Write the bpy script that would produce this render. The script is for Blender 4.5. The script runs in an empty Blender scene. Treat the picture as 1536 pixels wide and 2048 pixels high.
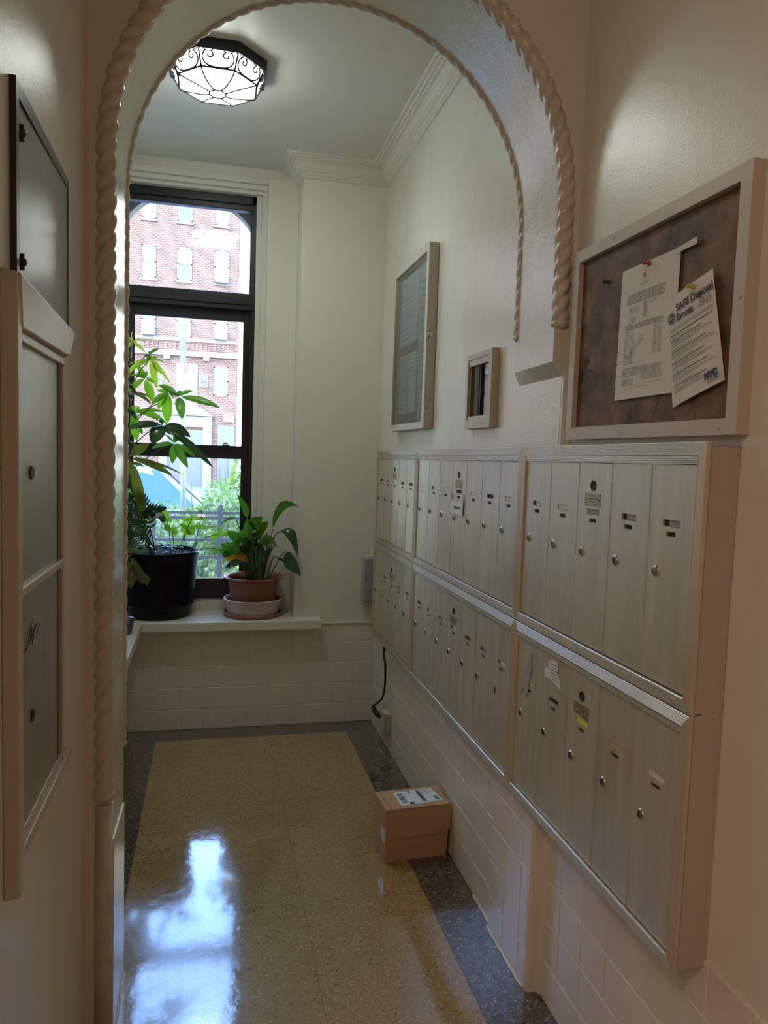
import bpy, bmesh, math, random
from mathutils import Vector, Matrix
rnd = random.Random(11)
PI = math.pi
scene = bpy.context.scene
col = scene.collection

# ------------------------------------------------------------------ camera
CAM_R = Vector((0.97342882, -0.2266245, 0.03282795))
CAM_U = Vector((-0.01470079, 0.08121702, 0.99658802))
CAM_F = Vector((0.22851745, 0.97059009, -0.07572743))
cam_data = bpy.data.cameras.new('camera')
cam_data.sensor_fit = 'VERTICAL'
cam_data.sensor_height = 32.0
cam_data.lens = 32.0 * 1480.0 / 2048.0
cam_data.clip_start = 0.02
cam_data.clip_end = 500
cam = bpy.data.objects.new('camera', cam_data)
col.objects.link(cam)
m = Matrix((CAM_R, CAM_U, -CAM_F)).transposed().to_4x4()
m.translation = Vector((0, 0, 1.5))
cam.matrix_world = m
scene.camera = cam

# ------------------------------------------------------------------ light
vs = scene.view_settings
scene.display_settings.display_device = 'sRGB'
vs.view_transform = 'Standard'
vs.look = 'None'
vs.gamma = 1.0
vs.use_curve_mapping = False
vs.exposure = 2.88

world = bpy.data.worlds.new('sky')
scene.world = world
world.use_nodes = True
wn = world.node_tree
bg = wn.nodes['Background']
sky = wn.nodes.new('ShaderNodeTexSky')
sky.sky_type = 'NISHITA'
sky.sun_disc = False
sky.sun_elevation = math.radians(50)
sky.sun_rotation = math.radians(215)
sky.air_density = 1.0
sky.dust_density = 0.3
sky.ozone_density = 3.0
tint = wn.nodes.new('ShaderNodeMix'); tint.data_type = 'RGBA'; tint.blend_type = 'MULTIPLY'
tint.inputs[0].default_value = 1.0
tint.inputs[7].default_value = (0.86, 0.95, 1.06, 1)
wn.links.new(sky.outputs[0], tint.inputs[6])
wn.links.new(tint.outputs[2], bg.inputs[0])
bg.inputs[1].default_value = 0.62

def light(name, kind, loc, energy, color, size=None, direction=None, size_y=None):
    d = bpy.data.lights.new(name, kind)
    d.energy = energy
    d.color = color
    if kind == 'AREA':
        d.shape = 'RECTANGLE'
        d.size = size
        d.size_y = size_y or size
    elif kind == 'SUN':
        d.angle = size
    else:
        d.shadow_soft_size = size
    o = bpy.data.objects.new(name, d)
    col.objects.link(o)
    o.location = loc
    if direction is not None:
        o.rotation_euler = Vector(direction).to_track_quat('-Z', 'Y').to_euler()
    return o

light('sun', 'SUN', (0, 0, 20), 0.30, (1.0, 0.93, 0.84), math.radians(0.6), (0.50, 0.62, -0.75))
portal = light('window_portal', 'AREA', (-0.125, 4.68, 1.75), 1.0, (1, 1, 1), 0.75, (0, -1, 0), 2.4)
portal.data.cycles.is_portal = True

# ------------------------------------------------------------------ materials
def N(nt, t, **kw):
    n = nt.nodes.new(t)
    for k, v in kw.items():
        setattr(n, k, v)
    return n

def mat(name, color, rough=0.5, metal=0.0, spec=0.5, coat=0.0, var=0.0, vscale=8.0, bump=0.0, bscale=60.0,
        bump2=0.0, bscale2=6.0, dist=0.002, emit=None, estr=0.0, trans=0.0, stretch=None, coatr=0.05, rvar=0.0):
    m_ = bpy.data.materials.new(name)
    m_.use_nodes = True
    nt = m_.node_tree
    b = nt.nodes['Principled BSDF']
    b.inputs['Base Color'].default_value = (*color, 1)
    b.inputs['Roughness'].default_value = rough
    b.inputs['Metallic'].default_value = metal
    b.inputs['Specular IOR Level'].default_value = spec
    b.inputs['Coat Weight'].default_value = coat
    b.inputs['Coat Roughness'].default_value = coatr
    if emit:
        b.inputs['Emission Color'].default_value = (*emit, 1)
        b.inputs['Emission Strength'].default_value = estr
    tc = N(nt, 'ShaderNodeNewGeometry')
    vec = tc.outputs['Position']
    if stretch:
        mp = N(nt, 'ShaderNodeMapping')
        mp.inputs['Scale'].default_value = stretch
        nt.links.new(vec, mp.inputs[0])
        vec = mp.outputs[0]
    nz = N(nt, 'ShaderNodeTexNoise')
    nz.inputs['Scale'].default_value = vscale
    nz.inputs['Detail'].default_value = 5
    nt.links.new(vec, nz.inputs['Vector'])
    if var > 0:
        cr = N(nt, 'ShaderNodeValToRGB')
        cr.color_ramp.elements[0].position = 0.3
        cr.color_ramp.elements[1].position = 0.7
        cr.color_ramp.elements[0].color = (*[max(0, c * (1 - var)) for c in color], 1)
        cr.color_ramp.elements[1].color = (*[min(1, c * (1 + var)) for c in color], 1)
        nt.links.new(nz.outputs[0], cr.inputs[0])
        nt.links.new(cr.outputs[0], b.inputs['Base Color'])
    if rvar > 0:
        mr = N(nt, 'ShaderNodeMapRange')
        mr.inputs[1].default_value = 0.3
        mr.inputs[2].default_value = 0.7
        mr.inputs[3].default_value = max(0.02, rough - rvar)
        mr.inputs[4].default_value = rough + rvar
        nt.links.new(nz.outputs[0], mr.inputs[0])
        nt.links.new(mr.outputs[0], b.inputs['Roughness'])
    last = None
    for st, sc in ((bump, bscale), (bump2, bscale2)):
        if st > 0:
            n2 = N(nt, 'ShaderNodeTexNoise')
            n2.inputs['Scale'].default_value = sc
            n2.inputs['Detail'].default_value = 3
            nt.links.new(vec, n2.inputs['Vector'])
            bp = N(nt, 'ShaderNodeBump')
            bp.inputs['Strength'].default_value = st
            bp.inputs['Distance'].default_value = dist if sc > 20 else dist * 6
            nt.links.new(n2.outputs[0], bp.inputs['Height'])
            if last:
                nt.links.new(last.outputs[0], bp.inputs['Normal'])
            last = bp
    if last:
        nt.links.new(last.outputs[0], b.inputs['Normal'])
        if coat > 0:
            nt.links.new(last.outputs[0], b.inputs['Coat Normal'])
    if trans > 0:
        out = nt.nodes['Material Output']
        tr = N(nt, 'ShaderNodeBsdfTranslucent')
        tr.inputs[0].default_value = (min(1, color[0] * 2.2), min(1, color[1] * 2.4), color[2] * 1.2, 1)
        mx = N(nt, 'ShaderNodeMixShader')
        mx.inputs[0].default_value = trans
        nt.links.new(b.outputs[0], mx.inputs[1])
        nt.links.new(tr.outputs[0], mx.inputs[2])
        nt.links.new(mx.outputs[0], out.inputs[0])
    return m_

PAINT = (0.745, 0.71, 0.61)
M = {}
M['paint'] = mat('cream_gloss_paint', PAINT, 0.38, coat=0.4, coatr=0.28, bump=0.35, bscale=170, bump2=0.3, bscale2=5, dist=0.0012)
M['paint_rough'] = mat('cream_thick_paint', PAINT, 0.28, coat=0.8, coatr=0.13, bump=0.6, bscale=130, bump2=0.5, bscale2=7, dist=0.0016)
M['ceiling'] = mat('ceiling_paint', (0.70, 0.68, 0.61), 0.45, bump=0.2, bscale=60, bump2=0.2, bscale2=4, dist=0.001)
M['trim'] = mat('trim_paint', (0.72, 0.69, 0.60), 0.2, bump=0.3, bscale=90, dist=0.001)
M['tile'] = mat('painted_tile', (0.74, 0.67, 0.585), 0.25, var=0.04, vscale=9, bump=0.3, bscale=120, bump2=0.2, bscale2=12, dist=0.001)
M['rope'] = mat('rope_paint', (0.62, 0.55, 0.47), 0.25, bump=0.3, bscale=90, dist=0.0015, var=0.06, vscale=15)
M['black_frame'] = mat('window_frame_black', (0.012, 0.013, 0.017), 0.3, bump=0.1, bscale=60)
M['alu'] = mat('brushed_aluminium', (0.64, 0.58, 0.46), 0.42, metal=0.55, var=0.10, vscale=5, bump=0.1, bscale=40, stretch=(1, 7, 0.6), rvar=0.06)
M['alu_frame'] = mat('ridged_aluminium', (0.70, 0.63, 0.52), 0.36, metal=0.75, var=0.06, vscale=5)
M['dark'] = mat('dark_recess', (0.02, 0.018, 0.015), 0.6)
M['lock'] = mat('lock_nickel', (0.55, 0.53, 0.48), 0.25, metal=1.0)
M['brass'] = mat('brass_plate', (0.42, 0.36, 0.20), 0.4, metal=0.6, var=0.15, vscale=60)
M['card'] = mat('name_card', (0.72, 0.69, 0.62), 0.6)
M['greycard'] = mat('grey_card', (0.30, 0.30, 0.32), 0.5)
M['yellowcard'] = mat('yellow_card', (0.80, 0.85, 0.05), 0.6)
M['box_paint'] = mat('surround_paint', (0.50, 0.42, 0.34), 0.4, bump=0.2, bscale=90, var=0.03)
M['residue'] = mat('tape_residue', (0.42, 0.39, 0.33), 0.15, var=0.2, vscale=80)
M['paper'] = mat('paper', (0.74, 0.72, 0.68), 0.7, var=0.02, vscale=20)
M['ink'] = mat('ink', (0.04, 0.04, 0.05), 0.6)
M['ink_grey'] = mat('ink_grey', (0.28, 0.28, 0.28), 0.7)
M['ink_blue'] = mat('ink_blue', (0.02, 0.05, 0.12), 0.6)
M['red'] = mat('red_plastic', (0.45, 0.02, 0.03), 0.3)
M['yellow'] = mat('yellow_plastic', (0.65, 0.50, 0.05), 0.3)
M['darkgreen'] = mat('dark_green_plastic', (0.01, 0.05, 0.03), 0.2)
M['tape'] = mat('tape', (0.62, 0.58, 0.50), 0.35)
M['rust'] = mat('worn_brown_board', (0.165, 0.105, 0.062), 0.5, spec=0.2, var=0.5, vscale=16, bump=0.6, bscale=70, bump2=0.3, bscale2=10, dist=0.0015)
M['board_frame'] = mat('board_frame_paint', (0.56, 0.49, 0.40), 0.35, bump=0.3, bscale=90, dist=0.001)
M['case_back'] = mat('case_backing', (0.16, 0.17, 0.175), 0.6)
M['metal_dull'] = mat('dull_steel', (0.42, 0.41, 0.36), 0.38, metal=0.6, var=0.1, vscale=9, rvar=0.08)
M['metal_dark'] = mat('dark_bronze', (0.035, 0.028, 0.026), 0.3, metal=0.2)
M['panel_grey'] = mat('satin_grey_panel', (0.22, 0.21, 0.22), 0.22, metal=0.5, var=0.1, vscale=6)
M['elec'] = mat('grey_green_enamel', (0.30, 0.36, 0.36), 0.35)
M['cord'] = mat('black_rubber', (0.01, 0.01, 0.01), 0.4)
M['cardboard'] = mat('cardboard', (0.55, 0.34, 0.19), 0.75, var=0.06, vscale=12, stretch=(1, 1, 8))
M['cardboard_edge'] = mat('cardboard_tape', (0.58, 0.42, 0.28), 0.35, var=0.04)
M['black_pot'] = mat('black_plastic_pot', (0.002, 0.002, 0.003), 0.36, spec=0.2)
M['terracotta'] = mat('terracotta_plastic', (0.33, 0.12, 0.08), 0.42, var=0.04)
M['offwhite_pl'] = mat('pinkish_white_plastic', (0.62, 0.52, 0.46), 0.35)
M['soil'] = mat('soil', (0.03, 0.018, 0.012), 0.9, var=0.5, vscale=90, bump=1.0, bscale=120, dist=0.006)
M['clear'] = None
M['leaf_a'] = mat('leaf_yellow_green', (0.26, 0.33, 0.03), 0.3, trans=0.42, var=0.25, vscale=30)
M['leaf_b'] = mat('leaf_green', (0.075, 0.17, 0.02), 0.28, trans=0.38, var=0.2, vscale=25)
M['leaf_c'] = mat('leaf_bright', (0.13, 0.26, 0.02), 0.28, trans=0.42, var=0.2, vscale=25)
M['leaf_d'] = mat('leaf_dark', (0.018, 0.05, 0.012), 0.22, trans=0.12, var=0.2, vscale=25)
M['leaf_e'] = mat('leaf_olive', (0.11, 0.12, 0.02), 0.28, trans=0.35, var=0.25, vscale=25)
M['leaf_o'] = mat('leaf_orange', (0.55, 0.22, 0.03), 0.5, trans=0.4)
M['lily_a'] = mat('lily_leaf', (0.06, 0.16, 0.025), 0.25, trans=0.36, var=0.2, vscale=25)
M['lily_d'] = mat('lily_leaf_dark', (0.02, 0.06, 0.02), 0.2, trans=0.15, var=0.2, vscale=25)
M['stem'] = mat('stem_green', (0.06, 0.11, 0.025), 0.35)
M['bark'] = mat('bark', (0.05, 0.03, 0.018), 0.7, var=0.3, vscale=40)
M['wire'] = mat('black_iron', (0.01, 0.01, 0.012), 0.35)
M['lampglass'] = mat('lit_milk_glass', (0.85, 0.9, 0.85), 0.3, emit=(0.90, 1.0, 0.93), estr=4.2)
M['fill_glass'] = mat('added_fill_lamp_glass', (0.9, 0.8, 0.65), 0.3, emit=(1.0, 0.70, 0.53), estr=10.2)  # glow of the two added lamps out of view in the lobby
M['outlet'] = mat('outlet_ivory', (0.55, 0.50, 0.36), 0.35)

def glass_mat(name, tint, dirt, dirtcol, refl=0.06):
    m_ = bpy.data.materials.new(name)
    m_.use_nodes = True
    nt = m_.node_tree
    out = nt.nodes['Material Output']
    nt.nodes.remove(nt.nodes['Principled BSDF'])
    tr = N(nt, 'ShaderNodeBsdfTransparent')
    tr.inputs[0].default_value = (*tint, 1)
    gl = N(nt, 'ShaderNodeBsdfGlossy')
    gl.inputs['Roughness'].default_value = 0.03
    df = N(nt, 'ShaderNodeBsdfTranslucent')
    df.inputs[0].default_value = (*dirtcol, 1)
    g = N(nt, 'ShaderNodeNewGeometry')
    nz = N(nt, 'ShaderNodeTexNoise')
    nz.inputs['Scale'].default_value = 6
    nz.inputs['Detail'].default_value = 8
    nt.links.new(g.outputs['Position'], nz.inputs['Vector'])
    mr = N(nt, 'ShaderNodeMapRange')
    mr.inputs[1].default_value = 0.35
    mr.inputs[2].default_value = 0.75
    mr.inputs[3].default_value = dirt * 0.6
    mr.inputs[4].default_value = dirt * 1.8
    nt.links.new(nz.outputs[0], mr.inputs[0])
    m1 = N(nt, 'ShaderNodeMixShader')
    nt.links.new(mr.outputs[0], m1.inputs[0])
    nt.links.new(tr.outputs[0], m1.inputs[1])
    nt.links.new(df.outputs[0], m1.inputs[2])
    lw = N(nt, 'ShaderNodeFresnel')
    lw.inputs[0].default_value = 1.45
    m2 = N(nt, 'ShaderNodeMixShader')
    mm = N(nt, 'ShaderNodeMath', operation='MULTIPLY')
    mm.inputs[1].default_value = refl / 0.04
    nt.links.new(lw.outputs[0], mm.inputs[0])
    nt.links.new(mm.outputs[0], m2.inputs[0])
    nt.links.new(m1.outputs[0], m2.inputs[1])
    nt.links.new(gl.outputs[0], m2.inputs[2])
    nt.links.new(m2.outputs[0], out.inputs[0])
    return m_
M['glass'] = glass_mat('dusty_window_glass', (0.96, 0.96, 0.96), 0.010, (0.9, 0.88, 0.9), 0.04)
M['case_glass'] = glass_mat('display_glass', (0.96, 0.98, 1.0), 0.0, (0.8, 0.8, 0.85), 0.03)
M['clear'] = glass_mat('clear_plastic', (0.75, 0.78, 0.8), 0.12, (0.6, 0.6, 0.62), 0.08)

def floor_material():
    m_ = bpy.data.materials.new('terrazzo_floor')
    m_.use_nodes = True
    nt = m_.node_tree
    L = nt.links.new
    b = nt.nodes['Principled BSDF']
    g = N(nt, 'ShaderNodeNewGeometry')
    sx = N(nt, 'ShaderNodeSeparateXYZ')
    L(g.outputs['Position'], sx.inputs[0])
    def mth(op, a, bb):
        n = N(nt, 'ShaderNodeMath', operation=op)
        for i, v in enumerate((a, bb)):
            if v is None:
                continue
            if isinstance(v, (int, float)):
                n.inputs[i].default_value = v
            else:
                L(v, n.inputs[i])
        return n.outputs[0]
    X, Y = sx.outputs[0], sx.outputs[1]
    inner = mth('MULTIPLY', mth('MULTIPLY', mth('GREATER_THAN', X, -0.256), mth('LESS_THAN', X, 0.738)), mth('LESS_THAN', Y, 3.852))
    def chips(scale, cols, rand=1.0):
        v = N(nt, 'ShaderNodeTexVoronoi')
        v.inputs['Scale'].default_value = scale
        v.inputs['Randomness'].default_value = rand
        L(g.outputs['Position'], v.inputs['Vector'])
        sp = N(nt, 'ShaderNodeSeparateColor')
        L(v.outputs['Color'], sp.inputs[0])
        cr = N(nt, 'ShaderNodeValToRGB')
        el = cr.color_ramp.elements
        el[0].position = 0.0
        el[0].color = (*cols[0][1], 1)
        el[1].position = cols[1][0]
        el[1].color = (*cols[1][1], 1)
        for p, c in cols[2:]:
            e = el.new(p)
            e.color = (*c, 1)
        cr.color_ramp.interpolation = 'CONSTANT'
        L(sp.outputs[0], cr.inputs[0])
        return cr.outputs[0]
    ye = chips(230, [(0, (0.37, 0.245, 0.095)), (0.42, (0.42, 0.285, 0.12)), (0.72, (0.32, 0.205, 0.08)), (0.90, (0.56, 0.44, 0.25)), (0.975, (0.12, 0.08, 0.04))])
    dk = chips(210, [(0, (0.07, 0.058, 0.05)), (0.4, (0.12, 0.098, 0.085)), (0.7, (0.04, 0.034, 0.03)), (0.86, (0.20, 0.165, 0.14)), (0.96, (0.34, 0.30, 0.26))])
    mx = N(nt, 'ShaderNodeMix', data_type='RGBA')
    L(inner, mx.inputs[0]); L(dk, mx.inputs[6]); L(ye, mx.inputs[7])
    # divider joints
    j = None
    for axis, val in ((X, 0.32), (Y, 3.108), (Y, 2.355), (Y, 1.6), (Y, 0.85)):
        d = mth('LESS_THAN', mth('ABSOLUTE', mth('SUBTRACT', axis, val), None), 0.0013)
        j = d if j is None else mth('MAXIMUM', j, d)
    nz = N(nt, 'ShaderNodeTexNoise')
    nz.inputs['Scale'].default_value = 3.0
    nz.inputs['Detail'].default_value = 6
    L(g.outputs['Position'], nz.inputs['Vector'])
    mj = N(nt, 'ShaderNodeMix', data_type='RGBA')
    L(mth('MULTIPLY', j, 0.6), mj.inputs[0]); L(mx.outputs[2], mj.inputs[6])
    mj.inputs[7].default_value = (0.09, 0.07, 0.05, 1)
    L(mj.outputs[2], b.inputs['Base Color'])
    mr = N(nt, 'ShaderNodeMapRange')
    mr.inputs[1].default_value = 0.3; mr.inputs[2].default_value = 0.7
    mr.inputs[3].default_value = 0.07; mr.inputs[4].default_value = 0.15
    L(nz.outputs[0], mr.inputs[0]); L(mr.outputs[0], b.inputs['Roughness'])
    b.inputs['Specular IOR Level'].default_value = 0.8
    b.inputs['Coat Weight'].default_value = 1.0
    b.inputs['Coat Roughness'].default_value = 0.07
    n2 = N(nt, 'ShaderNodeTexNoise')
    n2.inputs['Scale'].default_value = 26
    n2.inputs['Detail'].default_value = 4
    L(g.outputs['Position'], n2.inputs['Vector'])
    bp = N(nt, 'ShaderNodeBump')
    bp.inputs['Strength'].default_value = 0.35
    bp.inputs['Distance'].default_value = 0.002
    L(n2.outputs[0], bp.inputs['Height'])
    L(bp.outputs[0], b.inputs['Normal'])
    return m_
M['floor'] = floor_material()

def brick_material():
    m_ = bpy.data.materials.new('red_brick')
    m_.use_nodes = True
    nt = m_.node_tree
    L = nt.links.new
    b = nt.nodes['Principled BSDF']
    b.inputs['Roughness'].default_value = 0.9
    g = N(nt, 'ShaderNodeNewGeometry')
    sx = N(nt, 'ShaderNodeSeparateXYZ')
    L(g.outputs['Position'], sx.inputs[0])
    cx = N(nt, 'ShaderNodeCombineXYZ')
    L(sx.outputs[0], cx.inputs[0]); L(sx.outputs[2], cx.inputs[1])
    br = N(nt, 'ShaderNodeTexBrick')
    br.inputs['Scale'].default_value = 1.0
    br.inputs['Brick Width'].default_value = 0.21
    br.inputs['Row Height'].default_value = 0.085
    br.inputs['Mortar Size'].default_value = 0.012
    br.inputs['Color1'].default_value = (0.11, 0.036, 0.018, 1)
    br.inputs['Color2'].default_value = (0.06, 0.02, 0.012, 1)
    br.inputs['Mortar'].default_value = (0.20, 0.135, 0.10, 1)
    L(cx.outputs[0], br.inputs['Vector'])
    L(br.outputs[0], b.inputs['Base Color'])
    return m_
M['brick'] = brick_material()
M['spandrel'] = mat('dark_spandrel', (0.035, 0.036, 0.036), 0.6)
M['stone'] = mat('pale_stone', (0.13, 0.108, 0.092), 0.8, var=0.08, vscale=1.5)
M['winframe'] = mat('grey_window_frame', (0.10, 0.10, 0.10), 0.5)
M['winwhite'] = mat('white_window_frame', (0.22, 0.22, 0.22), 0.5)
M['pane'] = mat('facade_glass', (0.06, 0.085, 0.11), 0.06, spec=1.0, var=0.1, vscale=2)
M['blind'] = mat('pale_blind', (0.10, 0.15, 0.145), 0.5, var=0.1, vscale=2)
M['room_dark'] = mat('dark_room', (0.05, 0.05, 0.06), 0.3)
M['stucco'] = mat('pale_stucco', (0.85, 0.66, 0.42), 0.8)
M['asphalt'] = mat('asphalt', (0.08, 0.08, 0.085), 0.8, var=0.15, vscale=6)
M['concrete'] = mat('sidewalk', (0.12, 0.115, 0.11), 0.8, var=0.1, vscale=3)
M['grass'] = mat('ground_cover', (0.06, 0.10, 0.03), 0.9, var=0.4, vscale=20)
M['bush'] = mat('bush_leaf', (0.055, 0.10, 0.02), 0.4, trans=0.35, var=0.4, vscale=9)
M['bush2'] = mat('bush_leaf_yellow', (0.13, 0.17, 0.035), 0.4, trans=0.35, var=0.3, vscale=9)
M['pink'] = mat('pink_petal', (0.80, 0.22, 0.25), 0.5, trans=0.3)
M['iron'] = mat('fence_iron', (0.015, 0.016, 0.02), 0.35)
M['galv'] = mat('galvanised', (0.12, 0.14, 0.15), 0.4, metal=0.4)
M['car_paint'] = mat('car_grey', (0.10, 0.11, 0.13), 0.2, metal=0.4, coat=0.6)
M['car_glass'] = mat('car_glass', (0.012, 0.045, 0.16), 0.08, spec=0.2)  # blue of the reflected sky is put into the base colour
M['tyre'] = mat('tyre', (0.015, 0.015, 0.015), 0.7)
M['signwhite'] = mat('sign_white', (0.80, 0.88, 0.95), 0.5)  # brightened so the case sheets carry the window's reflection in their colour
M['banner'] = mat('banner_white', (0.25, 0.28, 0.33), 0.6)
M['signred'] = mat('sign_red', (0.60, 0.05, 0.07), 0.5)
M['signgreen'] = mat('sign_green', (0.08, 0.40, 0.20), 0.5)

# ------------------------------------------------------------------ mesh helpers
class MB:
    def __init__(s):
        s.v = []; s.f = []; s.m = []; s.sm = []
    def add(s, vs_, fs, mi=0, smooth=False):
        o = len(s.v)
        s.v += [tuple(p) for p in vs_]
        for f in fs:
            s.f.append(tuple(i + o for i in f)); s.m.append(mi); s.sm.append(smooth)
    def quad(s, a, b, c, d, mi=0):
        s.add([a, b, c, d], [(0, 1, 2, 3)], mi)
    def box(s, x0, x1, y0, y1, z0, z1, mi=0):
        vs_ = [(x, y, z) for x in (x0, x1) for y in (y0, y1) for z in (z0, z1)]
        s.add(vs_, [(0, 1, 3, 2), (4, 6, 7, 5), (0, 4, 5, 1), (2, 3, 7, 6), (0, 2, 6, 4), (1, 5, 7, 3)], mi)
        return s
    def tube(s, pts, r, n=8, mi=0, caps=True, rfun=None):
        pts = [Vector(p) for p in pts]
        k = len(pts)
        rs = r if isinstance(r, (list, tuple)) else [r] * k
        t0 = (pts[1] - pts[0]).normalized()
        ref = Vector((0, 1, 0)) if abs(t0.y) < 0.9 else Vector((1, 0, 0))
        a = t0.cross(ref).normalized()
        rings = []
        acc = 0.0
        for i, p in enumerate(pts):
            t = (pts[min(i + 1, k - 1)] - pts[max(i - 1, 0)]).normalized()
            a = (a - t * a.dot(t)).normalized()
            b = t.cross(a)
            if i: acc += (p - pts[i - 1]).length
            ring = []
            for j in range(n):
                th = 2 * PI * j / n
                rr = rs[i] * (rfun(th, acc) if rfun else 1)
                ring.append(p + (a * math.cos(th) + b * math.sin(th)) * rr)
            rings.append(ring)
        vs_ = [v for ring in rings for v in ring]
        fs = [(i * n + j, i * n + (j + 1) % n, (i + 1) * n + (j + 1) % n, (i + 1) * n + j) for i in range(k - 1) for j in range(n)]
        s.add(vs_, fs, mi, True)
        if caps:
            s.add(rings[0], [tuple(range(n - 1, -1, -1))], mi)
            s.add(rings[-1], [tuple(range(n))], mi)
        return s
    def lathe(s, prof, c, n=40, mi=0, rf=None):
        cx, cy, cz = c
        vs_ = []
        for (r, z) in prof:
            for j in range(n):
                th = 2 * PI * j / n
                rr = r * (rf(th, z) if rf else 1)
                vs_.append((cx + rr * math.cos(th), cy + rr * math.sin(th), cz + z))
        fs = [(i * n + j, i * n + (j + 1) % n, (i + 1) * n + (j + 1) % n, (i + 1) * n + j) for i in range(len(prof) - 1) for j in range(n)]
        s.add(vs_, fs, mi, True)
        return s
    def prism(s, poly, axis, a, b, mi=0):
        # poly: list of 2D points in the two remaining axes, extruded along axis from a to b
        def mk(p, t):
            return {'x': (t, p[0], p[1]), 'y': (p[0], t, p[1]), 'z': (p[0], p[1], t)}[axis]
        n = len(poly)
        vs_ = [mk(p, a) for p in poly] + [mk(p, b) for p in poly]
        fs = [(i, (i + 1) % n, n + (i + 1) % n, n + i) for i in range(n)] + [tuple(range(n - 1, -1, -1)), tuple(range(n, 2 * n))]
        s.add(vs_, fs, mi)
        return s
    def ball(s, c, r, n=10, mi=0, sc=(1, 1, 1)):
        prof = [(max(1e-4, math.sin(PI * i / n)), -math.cos(PI * i / n)) for i in range(n + 1)]
        vs_ = []
        m2 = n * 2
        for (q, z) in prof:
            for j in range(m2):
                th = 2 * PI * j / m2
                vs_.append((c[0] + r * q * math.cos(th) * sc[0], c[1] + r * q * math.sin(th) * sc[1], c[2] + r * z * sc[2]))
        s.add(vs_, [(i * m2 + j, i * m2 + (j + 1) % m2, (i + 1) * m2 + (j + 1) % m2, (i + 1) * m2 + j) for i in range(n) for j in range(m2)], mi, True)
        return s
    def build(s, name, mats, parent=None, bevel=0, local=False, recalc=True, seg=2):
        me = bpy.data.meshes.new(name)
        me.from_pydata(s.v, [], s.f)
        if not isinstance(mats, (list, tuple)):
            mats = [mats]
        for x in mats:
            me.materials.append(M[x] if isinstance(x, str) else x)
        me.polygons.foreach_set('material_index', s.m)
        me.polygons.foreach_set('use_smooth', s.sm)
        if recalc:
            bm = bmesh.new(); bm.from_mesh(me)
            bmesh.ops.remove_doubles(bm, verts=bm.verts, dist=1e-6)
            bmesh.ops.recalc_face_normals(bm, faces=bm.faces)
            bm.to_mesh(me); bm.free()
        me.update()
        o = bpy.data.objects.new(name, me)
        col.objects.link(o)
        if parent is not None:
            o.parent = parent
            if not local:
                w = Vector((0, 0, 0)); p = parent
                while p is not None:
                    w += p.location; p = p.parent
                o.location = -w
        if bevel:
            bv = o.modifiers.new('bevel', 'BEVEL')
            bv.width = bevel; bv.segments = seg; bv.limit_method = 'ANGLE'; bv.angle_limit = math.radians(40)
        return o

def thing(name, label, cat, loc=(0, 0, 0), group=None):
    o = bpy.data.objects.new(name, None)
    col.objects.link(o)
    o.location = loc
    o.empty_display_size = 0.05
    o['label'] = label; o['category'] = cat
    if group: o['group'] = group
    return o

def tag(o, label, cat, group=None, kind=None):
    o['label'] = label; o['category'] = cat
    if group: o['group'] = group
    if kind: o['kind'] = kind
    return o

def struct(o):
    o['kind'] = 'structure'
    return o

def box(x0, x1, y0, y1, z0, z1):
    return MB().box(x0, x1, y0, y1, z0, z1)

def leaf(mb, base, tip, width, up=(0, 0, 1), droop=0.0, fold=0.25, mi=0, n=8, mid=None, wave=0.0, prof=None):
    base = Vector(base); tip = Vector(tip); up = Vector(up)
    d = tip - base
    Ln = d.length
    if Ln < 1e-5: return
    side = d.cross(up)
    if side.length < 1e-4: side = d.cross(Vector((0, 1, 0)))
    side.normalize()
    nrm = side.cross(d).normalized()
    rows = []
    for i in range(n + 1):
        t = i / n
        if mid is not None:
            p = base * (1 - t) ** 2 + Vector(mid) * 2 * t * (1 - t) + tip * t * t
        else:
            p = base + d * t + nrm * (4 * t * (1 - t)) * Ln * droop
        w = width * 0.5 * (math.sin(PI * min(1, t ** 0.85)) ** 0.75 if 0 < t < 1 else 0.02)
        wv = math.sin(t * 14) * wave * width
        rows.append([p - side * w + nrm * (fold * w + wv), p - side * w * 0.5 + nrm * fold * w * 0.35, p, p + side * w * 0.5 + nrm * fold * w * 0.35, p + side * w + nrm * (fold * w - wv)])
    vs_ = [v for r in rows for v in r]
    fs = [(i * 5 + j, i * 5 + j + 1, (i + 1) * 5 + j + 1, (i + 1) * 5 + j) for i in range(n) for j in range(4)]
    mb.add(vs_, fs, mi, True)

def bez(p0, p1, p2, n=10):
    p0, p1, p2 = Vector(p0), Vector(p1), Vector(p2)
    return [p0 * (1 - t) ** 2 + p1 * 2 * t * (1 - t) + p2 * t * t for t in [i / n for i in range(n + 1)]]

def smooth_path(pts, n=8):
    pts = [Vector(p) for p in pts]
    out = []
    P = [pts[0]] + pts + [pts[-1]]
    for i in range(1, len(P) - 2):
        for k in range(n):
            t = k / n
            a, b, c, d = P[i - 1], P[i], P[i + 1], P[i + 2]
            out.append(0.5 * ((2 * b) + (-a + c) * t + (2 * a - 5 * b + 4 * c - d) * t * t + (-a + 3 * b - 3 * c + d) * t ** 3))
    out.append(pts[-1])
    return out

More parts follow.
